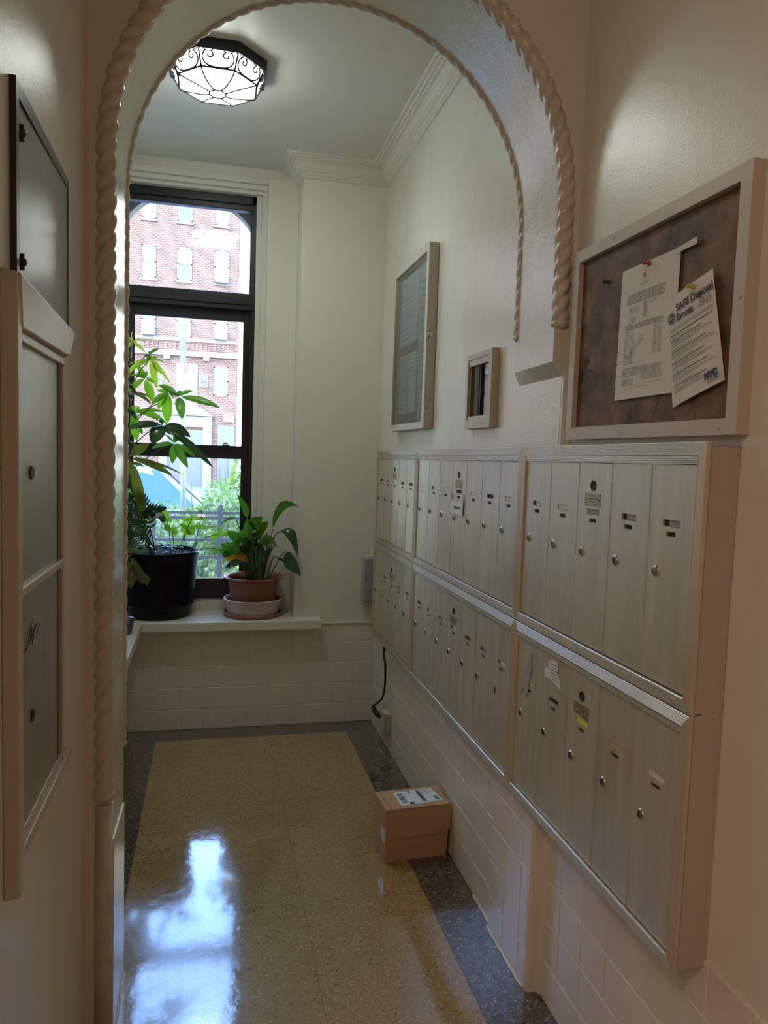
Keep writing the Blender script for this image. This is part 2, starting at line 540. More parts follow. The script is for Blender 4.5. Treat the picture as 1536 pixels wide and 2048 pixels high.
def text_part(name, body, size, origin, right, upv, matname, parent, bold=0.0, align='LEFT', shear=0.0):
    cu = bpy.data.curves.new(name, 'FONT')
    cu.body = body; cu.size = size; cu.offset = bold; cu.align_x = align; cu.shear = shear
    cu.extrude = 0.0001
    to = bpy.data.objects.new(name + '_tmp', cu)
    col.objects.link(to)
    bpy.context.view_layer.update()
    dg = bpy.context.evaluated_depsgraph_get()
    me = bpy.data.meshes.new_from_object(to.evaluated_get(dg))
    bpy.data.objects.remove(to)
    r_ = Vector(right).normalized(); u_ = Vector(upv).normalized(); n_ = r_.cross(u_)
    mt = Matrix((r_, u_, n_)).transposed().to_4x4()
    mt.translation = Vector(origin)
    me.transform(mt)
    me.materials.clear(); me.materials.append(M[matname])
    o = bpy.data.objects.new(name, me)
    col.objects.link(o)
    w = Vector((0, 0, 0)); p = parent
    while p is not None:
        w += p.location; p = p.parent
    o.parent = parent; o.location = -w
    return o

# ================================================================== SETTING
XR, YB = 0.908, 4.009
floor = MB().box(-3.2, 1.02, -3.2, 4.36, -0.12, 0.0).build('floor', 'floor'); struct(floor)

def tiled(name, o, u, v, nrm, us, vs_, thick=0.008, matn='tile', groove=0.0022, depth=0.0022):
    # wall panel made of raised square tiles with recessed joints; o origin, u/v unit axes, us/vs_ break lists
    o, u, v, nrm = Vector(o), Vector(u), Vector(v), Vector(nrm)
    mb = MB()
    for i in range(len(us) - 1):
        for j in range(len(vs_) - 1):
            a0, a1, b0, b1 = us[i], us[i + 1], vs_[j], vs_[j + 1]
            g = groove
            jit = rnd.uniform(-0.0006, 0.0006)
            P = lambda a, b, h: o + u * a + v * b + nrm * h
            outer = [P(a0, b0, -depth), P(a1, b0, -depth), P(a1, b1, -depth), P(a0, b1, -depth)]
            mid_ = [P(a0 + g * .5, b0 + g * .5, -depth * .7 + jit), P(a1 - g * .5, b0 + g * .5, -depth * .7 + jit), P(a1 - g * .5, b1 - g * .5, -depth * .7 + jit), P(a0 + g * .5, b1 - g * .5, -depth * .7 + jit)]
            inn = [P(a0 + g * 1.6, b0 + g * 1.6, jit), P(a1 - g * 1.6, b0 + g * 1.6, jit), P(a1 - g * 1.6, b1 - g * 1.6, jit), P(a0 + g * 1.6, b1 - g * 1.6, jit)]
            mb.add(outer + mid_ + inn, [(0, 1, 5, 4), (1, 2, 6, 5), (2, 3, 7, 6), (3, 0, 4, 7), (4, 5, 9, 8), (5, 6, 10, 9), (6, 7, 11, 10), (7, 4, 8, 11), (8, 9, 10, 11)])
    U0, U1, V0, V1 = us[0], us[-1], vs_[0], vs_[-1]
    back = [o + u * a + v * b + nrm * h for h in (-depth, -depth - thick) for (a, b) in ((U0, V0), (U1, V0), (U1, V1), (U0, V1))]
    mb.add(back, [(0, 4, 5, 1), (1, 5, 6, 2), (2, 6, 7, 3), (3, 7, 4, 0), (7, 6, 5, 4)])
    return mb.build(name, matn, recalc=True)

def brk(a, b, first, step):
    r_ = [a]; x = first
    while x < b - 0.012:
        if x > a + 0.012: r_.append(x)
        x += step
    r_.append(b)
    return r_
ZT = brk(0, 0.566, 0.112, 0.1163)

# right wall of the alcove, with the near vestibule wall set back a little
mb = MB()
mb.box(XR, 1.02, 1.84, 4.36, 0, 3.3)
struct(mb.build('wall_right', 'paint_rough'))
mb = MB().box(0.93, 1.02, -3.2, 1.838, 0, 3.3)
struct(mb.build('wall_right_near', 'paint'))
struct(tiled('wall_tiles_right', (0.902, 2.128, 0), (0, 1, 0), (0, 0, 1), (-1, 0, 0), brk(0, 1.874, 0.075, 0.1163), ZT))
struct(tiled('wall_tiles_pier', (0.887, 1.845, 0), (0, 1, 0), (0, 0, 1), (-1, 0, 0), brk(0, 0.283, 0.05, 0.1163), ZT, thick=0.014))
pf = MB().prism([(0.887, 1.845), (0.887, 1.84), (0.894, 1.83), (0.915, 1.828), (0.925, 1.815), (0.931, 1.80), (0.96, 1.80), (0.96, 1.845)], 'z', 0, 0.566)
struct(pf.build('trim_pier_corner', 'tile'))
struct(tiled('wall_tiles_near', (0.924, -1.0, 0), (0, 1, 0), (0, 0, 1), (-1, 0, 0), brk(0, 2.803, 0.05, 0.1163), ZT))
struct(MB().box(-3.2, 1.02, -3.3, -3.2, 0, 3.3).build('wall_lobby', 'paint'))
struct(MB().box(-0.42, -0.285, 0.75, 1.83, 0, 3.3).build('wall_left_near', 'paint'))
struct(MB().box(-3.2, -0.42, 0.75, 0.87, 0, 3.3).build('wall_lobby_side', 'paint'))
struct(MB().box(-3.3, -3.2, -3.2, 0.87, 0, 3.3).build('wall_lobby_far', 'paint'))
struct(MB().box(-3.2, 1.02, -3.2, 1.83, 3.2, 3.3).build('ceiling_near', 'ceiling'))
struct(MB().box(-0.62, 1.02, 2.12, 4.42, 3.035, 3.3).build('ceiling', 'ceiling'))
struct(MB().box(-0.66, -0.56, 1.83, 4.42, 0, 3.3).build('wall_left', 'paint'))

# back wall: pier at the right, shallow recess beside the window, low wall under the sill
struct(MB().box(0.452, 1.02, YB, 4.42, 0, 3.04).build('wall_back', 'paint'))
struct(MB().box(0.285, 0.452, 4.205, 4.42, 0.56, 2.985).build('trim_window_casing', 'paint', bevel=0.003))
mb = MB()
mb.box(-0.56, 0.452, 4.216, 4.42, 2.98, 3.04)
mb.box(-0.56, 0.285, 4.205, 4.42, 2.952, 2.985)
mb.box(-0.56, 0.285, 4.222, 4.42, 2.925, 2.952)
mb.box(-0.56, 0.285, 4.24, 4.42, 2.905, 2.925)
struct(mb.build('trim_window_head', 'trim', bevel=0.003))
mb = MB()
mb.box(0.226, 0.255, 4.262, 4.42, 0.65, 2.905)
mb.box(0.255, 0.285, 4.24, 4.42, 0.65, 2.905)
struct(mb.build('trim_window_stop', 'trim', bevel=0.002))
struct(MB().box(-0.43, 0.902, 4.006, 4.42, 0, 0.56).build('wall_back_low', 'tile'))
struct(tiled('wall_tiles_back', (-0.43, 4.0, 0), (1, 0, 0), (0, 0, 1), (0, -1, 0), brk(0, 1.334, 0.06, 0.1163), ZT))
struct(MB().box(-0.56, -0.436, 2.12, 4.42, 0, 0.56).build('wall_left_low', 'tile'))
struct(tiled('wall_tiles_left', (-0.43, 2.12, 0), (0, 1, 0), (0, 0, 1), (1, 0, 0), brk(0, 1.884, 0.06, 0.1163), ZT))
# dado cap bead
mb = MB()
mb.box(0.60, 0.905, 3.994, 4.02, 0.562, 0.569)
mb.box(0.897, 0.91, 2.125, 4.0, 0.562, 0.569)
struct(mb.build('trim_dado_cap', 'tile', bevel=0.002))
# floor-edge caulk line
def cove(path, name):
    pts = smooth_path(path, 10)
    pts = [p + Vector((rnd.uniform(-.0015, .0015), rnd.uniform(-.0015, .0015), 0)) for p in pts]
    o = MB().tube(pts, 0.005, 6).build(name, 'trim'); struct(o)
cove([(0.902, 2.30, 0.001), (0.9, 2.15, 0.001), (0.887, 2.12, 0.001), (0.886, 2.0, 0.001), (0.885, 1.85, 0.001)], 'trim_floor_caulk')
cove([(-0.222, 2.12, 0.001), (-0.221, 1.95, 0.001), (-0.22, 1.84, 0.001)], 'trim_floor_caulk_left')

# window sill: L-shaped ledge, stool at the back
mb = MB()
mb.box(-0.56, 0.60, 3.93, 4.34, 0.548, 0.600)
mb.box(-0.56, -0.335, 2.12, 3.935, 0.548, 0.600)
struct(mb.build('window_sill', 'trim', bevel=0.006, seg=3))
mb = MB().box(-0.56, 0.452, 4.22, 4.42, 0.595, 0.655)
struct(mb.build('trim_window_stool', 'trim', bevel=0.005))

# crown moulding
prof = [(0.0, 2.938), (0.010, 2.942), (0.010, 2.952), (0.018, 2.957), (0.018, 2.967), (0.028, 2.972), (0.030, 2.980), (0.036, 2.984),
        (0.042, 2.998), (0.054, 3.008), (0.066, 3.011), (0.068, 3.017), (0.080, 3.019), (0.083, 3.025), (0.098, 3.027), (0.102, 3.037)]
mb = MB()
n = len(prof)
ring = lambda f: [f(p, z) for p, z in prof]
rings = [ring(lambda p, z: (XR - p, 2.12, z)), ring(lambda p, z: (XR - p, YB - p, z)), ring(lambda p, z: (0.452 - p, YB - p, z)), ring(lambda p, z: (0.452 - p, 4.36, z))]
mb.add([v for r in rings for v in r], [(i * n + j, i * n + j + 1, (i + 1) * n + j + 1, (i + 1) * n + j) for i in range(3) for j in range(n - 1)])
struct(mb.build('trim_crown', 'trim', recalc=False))

# ------------------------------------------------------------------ archway
def arch_pts(xl, xr, z0, zl, zr, y, nn=48, off=0.0):
    c = (xl + xr) / 2; r_ = (xr - xl) / 2 + off
    pts = [(xl - off, y, zl + (z0 - zl) * i / 6) for i in range(6)]
    pts += [(c - r_ * math.cos(PI * i / nn), y, z0 + r_ * math.sin(PI * i / nn)) for i in range(nn + 1)]
    pts += [(xr + off, y, z0 + (zr - z0) * i / 6) for i in range(1, 7)]
    return pts
YN, YF = 1.83, 2.12
near = arch_pts(-0.222, 0.875, 2.18, 0.0, 1.763, YN)
far = arch_pts(-0.226, 0.890, 2.18, 0.0, 1.763, YF)
mb = MB(); k = len(near)
mb.add(near + far, [(i, i + 1, k + i + 1, k + i) for i in range(k - 1)], 0, True)
# corbel chamfer under the right spring
mb.add([near[-1], far[-1], (0.909, YF, 1.722), (0.909, YN, 1.726), (0.931, YN, 1.748), (0.931, YN, 1.763)], [(0, 3, 4, 5)])
for i in range(10):
    t0, t1 = i / 10, (i + 1) / 10
    A_, B_2 = Vector(near[-1]), Vector(far[-1]); C_2, D_2 = Vector((0.909, YN, 1.726)), Vector((0.909, YF, 1.722))
    mb.add([A_.lerp(B_2, t0), A_.lerp(B_2, t1), C_2.lerp(D_2, t1), C_2.lerp(D_2, t0)], [(0, 1, 2), (0, 2, 3)], 0, True)
def face(pts, y, x0, x1, ztop):
    kk = len(pts)
    for i in range(kk - 1):
        a, b = pts[i], pts[i + 1]
        if i < 6:
            mb.quad((x0, y, a[2]), a, b, (x0, y, b[2]))
        elif i >= kk - 7:
            mb.quad(a, (x1, y, a[2]), (x1, y, b[2]), b)
        else:
            mb.quad(a, b, (b[0], y, ztop), (a[0], y, ztop))
    mb.quad((x0, y, 2.18), (pts[6][0], y, 2.18), (pts[6][0], y, ztop), (x0, y, ztop))
    mb.quad((pts[-7][0], y, 2.18), (x1, y, 2.18), (x1, y, ztop), (pts[-7][0], y, ztop))
face(near, YN, -0.30, 0.931, 3.3)
face(far, YF, -0.57, 0.909, 3.3)
mb.quad((0.909, YN, 0), (0.931, YN, 0), (0.931, YN, 1.748), (0.909, YN, 1.726))
mb.quad((0.909, YN, 0), (0.909, YN, 1.726), (0.909, 1.86, 1.726), (0.909, 1.86, 0))
mb.quad((-0.30, YN, 3.3), (0.931, YN, 3.3), (0.909, YF, 3.3), (-0.57, YF, 3.3))
struct(mb.build('wall_arch', 'paint_rough', recalc=False))
# low tiled plinth on the left reveal
mb = MB()
mb.add([(-0.2185, 1.85, 0), (-0.2225, 2.12, 0), (-0.2225, 2.12, 0.505), (-0.2185, 1.85, 0.54), (-0.24, 1.85, 0), (-0.24, 2.12, 0), (-0.24, 2.12, 0.505), (-0.24, 1.85, 0.54)],
       [(0, 1, 2, 3), (3, 2, 6, 7), (0, 3, 7, 4), (1, 5, 6, 2)])
struct(mb.build('trim_arch_plinth', 'tile', bevel=0.002))

def rope(name, path, r0, pitch=0.125, n=20):
    # resample evenly
    pts = [Vector(p) for p in path]
    res = [pts[0]]; step = 0.0062; carry = 0.0
    for i in range(len(pts) - 1):
        a, b = pts[i], pts[i + 1]; L = (b - a).length; t = step - carry
        while t <= L:
            res.append(a + (b - a) * (t / L)); t += step
        carry = L - (t - step)
    kk = 2 * PI / pitch
    f = lambda th, s_: 0.62 + 0.38 * abs(math.cos(1.5 * (th - kk * s_))) ** 0.7
    rs = [r0 * (1 + 0.03 * math.sin(i * 0.7) * rnd.uniform(0.3, 1)) for i in range(len(res))]
    mb = MB().tube(res, rs, n, rfun=f)
    mb.ball(res[0], r0 * 1.12, 8, sc=(1, 1, 0.6))
    mb.ball(res[-1], r0 * 1.05, 8, sc=(1, 1, 0.6))
    return struct(mb.build(name, 'rope'))
rope('trim_rope_near', arch_pts(-0.222, 0.875, 2.18, 0.66, 1.86, 1.838, 90, off=0.019), 0.0235)
rope('trim_rope_far', arch_pts(-0.226, 0.888, 2.18, 0.68, 1.86, 2.112, 90, off=0.008), 0.0165)
mb = MB().tube([(-0.241, 1.838, 0.0), (-0.241, 1.838, 0.3), (-0.241, 1.838, 0.64)], 0.021, 16)
struct(mb.build('trim_rope_foot', 'rope'))

# ------------------------------------------------------------------ window
win = bpy.data.objects.new('window_1', None); col.objects.link(win); win.location = (-0.137, 4.30, 0.66); struct(win)
mb = MB()
FX0, FX1, FZ0, FZ1, FY0, FY1 = -0.51, 0.226, 0.655, 2.93, 4.285, 4.345
mb.box(FX0, FX1, FY0, FY1, 2.86, FZ1)
mb.box(FX0, FX1, FY0 + 0.012, FY1, 2.83, 2.862)
mb.box(FX0, FX1, FY0, FY1, FZ0, 0.70)
mb.box(FX0, -0.455, FY0, FY1, FZ0, FZ1)
mb.box(0.203, FX1, FY0, FY1, FZ0, FZ1)
mb.box(FX0, FX1, FY0 - 0.012, FY1, 2.285, 2.375)
mb.box(FX0, FX1, FY0 - 0.022, FY1, 2.31, 2.345)
mb.build('frame', 'black_frame', win, bevel=0.003)
def sash(x0, x1, z0, z1, y0, y1, w, wb, wt, name='sash'):
    mb = MB()
    mb.box(x0, x0 + w, y0, y1, z0, z1); mb.box(x1 - w, x1, y0, y1, z0, z1)
    mb.box(x0 + w, x1 - w, y0, y1, z0, z0 + wb); mb.box(x0 + w, x1 - w, y0, y1, z1 - wt, z1)
    s_ = mb.build(name, 'black_frame', win, bevel=0.003)
    p = MB().box(x0 + w, x1 - w, (y0 + y1) / 2 - 0.002, (y0 + y1) / 2 + 0.002, z0 + wb, z1 - wt).build('pane', 'glass', win)
    return s_
sash(-0.455, 0.204, 2.375, 2.86, 4.305, 4.335, 0.006, 0.006, 0.006)
sash(-0.455, 0.204, 1.455, 2.285, 4.322, 4.345, 0.035, 0.068, 0.058)
sash(-0.455, 0.204, 0.70, 1.527, 4.295, 4.32, 0.036, 0.07, 0.066)
mb = MB().box(0.06, 0.10, 4.284, 4.296, 1.522, 1.534)
mb.tube([(0.066, 4.282, 1.54), (0.09, 4.27, 1.541)], 0.004, 8)
mb.build('sash_lock', 'black_frame', win)

# exterior wall with arched opening
mb = MB()
arc = [(-0.135 + 0.42 * math.cos(PI - PI * i / 24), 2.53 + 0.42 * math.sin(PI - PI * i / 24)) for i in range(25)]
for i in range(24):
    a, b = arc[i], arc[i + 1]
    for y in (4.44, 4.52):
        mb.quad((a[0], y, a[1]), (b[0], y, b[1]), (b[0], y, 3.3), (a[0], y, 3.3), 1)
    mb.quad((a[0], 4.44, a[1]), (b[0], 4.44, b[1]), (b[0], 4.52, b[1]), (a[0], 4.52, a[1]))
mb.box(-0.66, -0.555, 4.40, 4.52, -0.3, 3.3)
mb.box(0.285, 1.02, 4.40, 4.52, -0.3, 3.3)
mb.box(-0.555, 0.285, 4.40, 4.56, -0.3, 0.64)
struct(mb.build('wall_exterior', ['stone', 'spandrel'], recalc=False))

# ================================================================== CEILING LIGHT
def lamp(name, label, c, zc, glassmat, group=None):
    t = thing(name, label, 'ceiling light', (c[0], c[1], zc), group)
    def oct_(ap, z, rot=PI / 8):
        R_ = ap / math.cos(PI / 8)
        return [(c[0] + R_ * math.cos(rot + i * PI / 4), c[1] + R_ * math.sin(rot + i * PI / 4), zc + z) for i in range(8)]
    A, B_ = oct_(0.188, 0.0), oct_(0.188, -0.042)
    C_, D_ = oct_(0.178, -0.042), oct_(0.178, -0.002)
    mb = MB()
    mb.add(A + B_ + C_ + D_, [(i + 8 * q, (i + 1) % 8 + 8 * q, (i + 1) % 8 + 8 * q + 8, i + 8 * q + 8) for q in range(3) for i in range(8)])
    mb.add(A, [tuple(range(8))])
    mb.build('canopy', 'wire', t)
    g0, g1, g2 = oct_(0.176, -0.030), oct_(0.146, -0.088), oct_(0.030, -0.112)
    gc = [oct_(0.146 + (0.030 - 0.146) * s_, -0.088 - 0.024 * math.sin(s_ * PI / 2)) for s_ in (0.25, 0.5, 0.75)]
    ringz = [g0, g1] + gc + [g2]
    mb = MB()
    mb.add([v for r in ringz for v in r], [(i + 8 * q, (i + 1) % 8 + 8 * q, (i + 1) % 8 + 8 * q + 8, i + 8 * q + 8) for q in range(len(ringz) - 1) for i in range(8)] + [tuple(range(8 * (len(ringz) - 1), 8 * len(ringz)))])
    mb.build('glass_shade', glassmat, t)
    # ironwork
    out = lambda p, d=0.004: (Vector(p) + (Vector((p[0] - c[0], p[1] - c[1], -0.05)).normalized() * d))
    wr = MB()
    R = 0.0038
    for i in range(8):
        a0, b0, a1, b1 = Vector(g0[i]), Vector(g0[(i + 1) % 8]), Vector(g1[i]), Vector(g1[(i + 1) % 8])
        wr.tube([out(a0), out(a1)], R, 6)
        wr.tube([out(a1), out(b1)], R, 6)
        # scroll panel: bilinear local coords
        def P(s_, q):
            top = a0.lerp(b0, s_); bot = a1.lerp(b1, s_)
            return out(top.lerp(bot, q), 0.005)
        for sg in (0, 1):
            pts = []
            base = [(0.5, 0.96), (0.3, 0.95), (0.13, 0.82), (0.07, 0.55), (0.13, 0.25), (0.24, 0.13), (0.34, 0.22), (0.36, 0.4), (0.29, 0.5), (0.22, 0.42), (0.25, 0.32)]
            for s_, q in base:
                pts.append(P(1 - s_ if sg else s_, q))
            wr.tube(smooth_path(pts, 5), R * 0.95, 6)
        # bottom ribs, curved
        p2 = Vector(g2[i])
        sidev = (b1 - a1).normalized()
        m1 = Vector(gc[1][i]) - sidev * 0.014 * (1 if i % 2 else -1)
        wr.tube([out(p) + Vector((0, 0, -0.002)) for p in bez(a1, m1, p2, 8)], R, 6)
        wr.tube([out(g2[i]) + Vector((0, 0, -0.002)), out(g2[(i + 1) % 8]) + Vector((0, 0, -0.002))], R, 6)
    wr.build('ironwork', 'wire', t)
    return t
lamp('ceiling_light', 'octagonal black iron ceiling light with lit milky glass and scrollwork, seen through the arch', (0.004, 3.155), 3.035, 'lampglass')
lamp('ceiling_light', 'added unseen octagonal fill light with warm lit glass in the lobby, nearer the passage', (-0.95, -0.45), 3.2, 'fill_glass')  # added lamp behind the camera, brightens the near tiles and mailboxes
lamp('ceiling_light', 'added unseen octagonal fill light with warm lit glass, deeper in the lobby', (-1.9, -1.2), 3.2, 'fill_glass')  # second added lamp out of view, more warm fill from the left

# ================================================================== MAILBOXES
XF = 0.858
def zt(y, z):
    if z <= 1.0445: return z
    return 1.0445 + (z - 1.0445) * (1.0 - 0.016 * (y - 1.153))

# surround box the banks are set in
sur = thing('mailbox_surround', 'beige painted box around all the mailbox banks, dark crack in its near end', 'mailbox housing', (0.89, 2.5, 0.55))
mb = MB()
y0, y1 = 1.158, 3.838
T = lambda y: zt(y, 1.538)
def slab(xa, xb, ya, yb):
    vs_ = [(xa, ya, .552), (xb, ya, .552), (xb, yb, .552), (xa, yb, .552), (xa, ya, T(ya)), (xb, ya, T(ya)), (xb, yb, T(yb)), (xa, yb, T(yb))]
    mb.add(vs_, [(0, 1, 2, 3), (4, 5, 6, 7), (0, 1, 5, 4), (1, 2, 6, 5), (2, 3, 7, 6), (3, 0, 4, 7)])
slab(XF + 0.022, 0.9285, y0, 1.829)
slab(XF + 0.022, 0.885, 1.829, y1)
# near end cheek, flush with frame edge
vs_ = [(XF + 0.003, y0, .552), (0.9285, y0, .552), (0.9285, y0 + .02, .552), (XF + 0.003, y0 + .02, .552)]
mb.add(vs_ + [(a, b, T(b)) for a, b, _ in vs_], [(0, 1, 2, 3), (4, 5, 6, 7), (0, 1, 5, 4), (1, 2, 6, 5), (2, 3, 7, 6), (3, 0, 4, 7)])
mb.build('housing', 'box_paint', sur, bevel=0.002)
mb = MB()
pts = [(0.866, 1.0425), (0.874, 1.0435), (0.886, 1.0447), (0.899, 1.046), (0.911, 1.0468)]
for i in range(4):
    w0, w1 = 0.0006 + 0.0006 * (i % 2), 0.0011
    a, b = pts[i], pts[i + 1]
    mb.add([(a[0], y0 - .0006, a[1] - w0), (b[0], y0 - .0006, b[1] - w1), (b[0], y0 - .0006, b[1] + w1), (a[0], y0 - .0006, a[1] + w0)], [(0, 1, 2, 3)])
mb.build('crack', 'dark', sur)

def plate_mesh(w, h, holes, t=0.004, dep=0.006):
    # door plate in local coords: y in [0,w], z in [-h,0], front face at x=0 facing -x, rectangular holes (y0,y1,z0,z1)
    ys = sorted({0, w} | {v for q in holes for v in q[:2]}); zs = sorted({-h, 0} | {v for q in holes for v in q[2:4]})
    mb = MB()
    for i in range(len(ys) - 1):
        for j in range(len(zs) - 1):
            cy_, cz_ = (ys[i] + ys[i + 1]) / 2, (zs[j] + zs[j + 1]) / 2
            if any(q[0] < cy_ < q[1] and q[2] < cz_ < q[3] for q in holes): continue
            mb.quad((0, ys[i], zs[j]), (0, ys[i], zs[j + 1]), (0, ys[i + 1], zs[j + 1]), (0, ys[i + 1], zs[j]))
    for q in holes:
        a, b, c, d = q
        mb.quad((0, a, c), (0, b, c), (dep, b, c), (dep, a, c)); mb.quad((0, a, d), (dep, a, d), (dep, b, d), (0, b, d))
        mb.quad((0, a, c), (dep, a, c), (dep, a, d), (0, a, d)); mb.quad((0, b, c), (0, b, d), (dep, b, d), (dep, b, c))
        mb.quad((dep, a, c), (dep, b, c), (dep, b, d), (dep, a, d), 1)
    e = 0.0
    mb.quad((0, 0, -h), (t, 0, -h), (t, 0, 0), (0, 0, 0)); mb.quad((0, w, -h), (0, w, 0), (t, w, 0), (t, w, -h))
    mb.quad((0, 0, 0), (t, 0, 0), (t, w, 0), (0, w, 0)); mb.quad((0, 0, -h), (0, w, -h), (t, w, -h), (t, 0, -h))
    # folded lip lines down both edges
    mb.box(-0.0009, 0.001, w - 0.0022, w - 0.0004, -h, 0)
    return mb
DW, DH = 0.1492, 0.4265
NAME, NUM = (0.0455, 0.1015, -0.1195, -0.1065), (0.0595, 0.0895, -0.1385, -0.1290)
mesh_cache = {}
def get_mesh(key, maker):
    if key not in mesh_cache:
        mesh_cache[key] = maker()
    return mesh_cache[key]
def inst(name, me, parent, loc, scale=None):
    o = bpy.data.objects.new(name, me); col.objects.link(o); o.parent = parent; o.location = loc
    if scale: o.scale = scale
    return o
def grab(mb, mats):
    o = mb.build('tmp', mats); me = o.data; bpy.data.objects.remove(o); return me
def lock_mesh():
    mb = MB()
    prof_ = [(0.0001, -0.0042), (0.0075, -0.0042), (0.0105, -0.0034), (0.0118, -0.0015), (0.0118, 0.0)]
    vs_ = []; n_ = 24
    for (r_, h) in prof_:
        for j in range(n_):
            th = 2 * PI * j / n_
            vs_.append((h, r_ * math.cos(th), r_ * math.sin(th)))
    mb.add(vs_, [(i * n_ + j, i * n_ + (j + 1) % n_, (i + 1) * n_ + (j + 1) % n_, (i + 1) * n_ + j) for i in range(4) for j in range(n_)], 0, True)
    mb.box(-0.0047, -0.004, -0.0011, 0.0011, -0.0055, 0.0055, 1)
    mb.tube([(-0.0046, 0.0062 * math.cos(a), 0.0062 * math.sin(a)) for a in [i * PI / 8 for i in range(17)]], 0.0005, 4, 1)
    return mb
LOCK = grab(lock_mesh(), ['lock', 'dark'])
def plate2_mesh():
    mb = MB().box(-0.0012, 0, 0.042, 0.113, -0.1015, -0.0705)
    for yy in (0.046, 0.109):
        mb.ball((-0.0012, yy, -0.086), 0.0022, 5, 1, sc=(0.5, 1, 1))
    for k_, (a, b) in enumerate(((0.062, 0.092), (0.050, 0.105), (0.066, 0.088), (0.050, 0.070), (0.086, 0.104))):
        zz = -0.076 - (k_ if k_ < 3 else 3) * 0.0066
        mb.box(-0.0014, -0.0011, a, b, zz - 0.0007, zz + 0.0007, 1)
    return mb
BRASS = grab(plate2_mesh(), ['brass', 'ink'])
def eye_mesh():
    mb = MB(); n_ = 20
    for r0_, r1_, x0_, x1_, mi in ((0.0125, 0.0105, -0.0012, -0.0018, 0), (0.0105, 0.009, -0.0018, 0.0, 0), (0.009, 0.00001, 0.0, -0.0003, 0)):
        vs_ = [(x0_, r0_ * math.cos(2 * PI * j / n_), r0_ * math.sin(2 * PI * j / n_)) for j in range(n_)] + [(x1_, r1_ * math.cos(2 * PI * j / n_), r1_ * math.sin(2 * PI * j / n_)) for j in range(n_)]
        mb.add(vs_, [(j, (j + 1) % n_, n_ + (j + 1) % n_, n_ + j) for j in range(n_)], mi, True)
    return mb
EYE = grab(eye_mesh(), ['dark'])

def door(parent, base, yl, ztop, scz, wscale, master=False, cards=None, nolock=False):
    holes = [NAME, NUM]
    me = get_mesh('door', lambda: grab(plate_mesh(DW, DH, holes), ['alu', 'dark']))
    d = inst('door', me, parent, Vector((XF + 0.0035, yl, ztop)) - Vector(base), (1, wscale, scz))
    if nolock:
        k_ = MB().prism([(0.010 * math.cos(a * PI / 8) * 0.55, 0.010 * math.sin(a * PI / 8) * 1.1) for a in range(16)], 'x', -0.0006, 0.0)
        me2 = grab(k_, ['dark'])
        inst('lock_hole', me2, d, (0, 0.1155, -0.2105))
    else:
        inst('lock', LOCK, d, (0, 0.1155, -0.2105))
    if cards:
        for kind_, cm in cards:
            if kind_ == 'name': q = (0.0475, 0.100, -0.1188, -0.1072)
            elif kind_ == 'half': q = (0.0475, 0.083, -0.1188, -0.1072)
            else: q = (0.0605, 0.088, -0.1378, -0.1297)
            me3 = get_mesh(('card', kind_, cm), lambda: grab(MB().box(0.0015, 0.0022, *q), [cm]))
            inst('name_card' if kind_ != 'num' else 'number_card', me3, d, (0, 0, 0))
    if master:
        inst('lock_eye', EYE, d, (0, 0.0777, -0.0525))
        b_ = inst('brass_plate', BRASS, d, (0, 0, 0))
        b_['label'] = 'small brass maker plate'
    return d

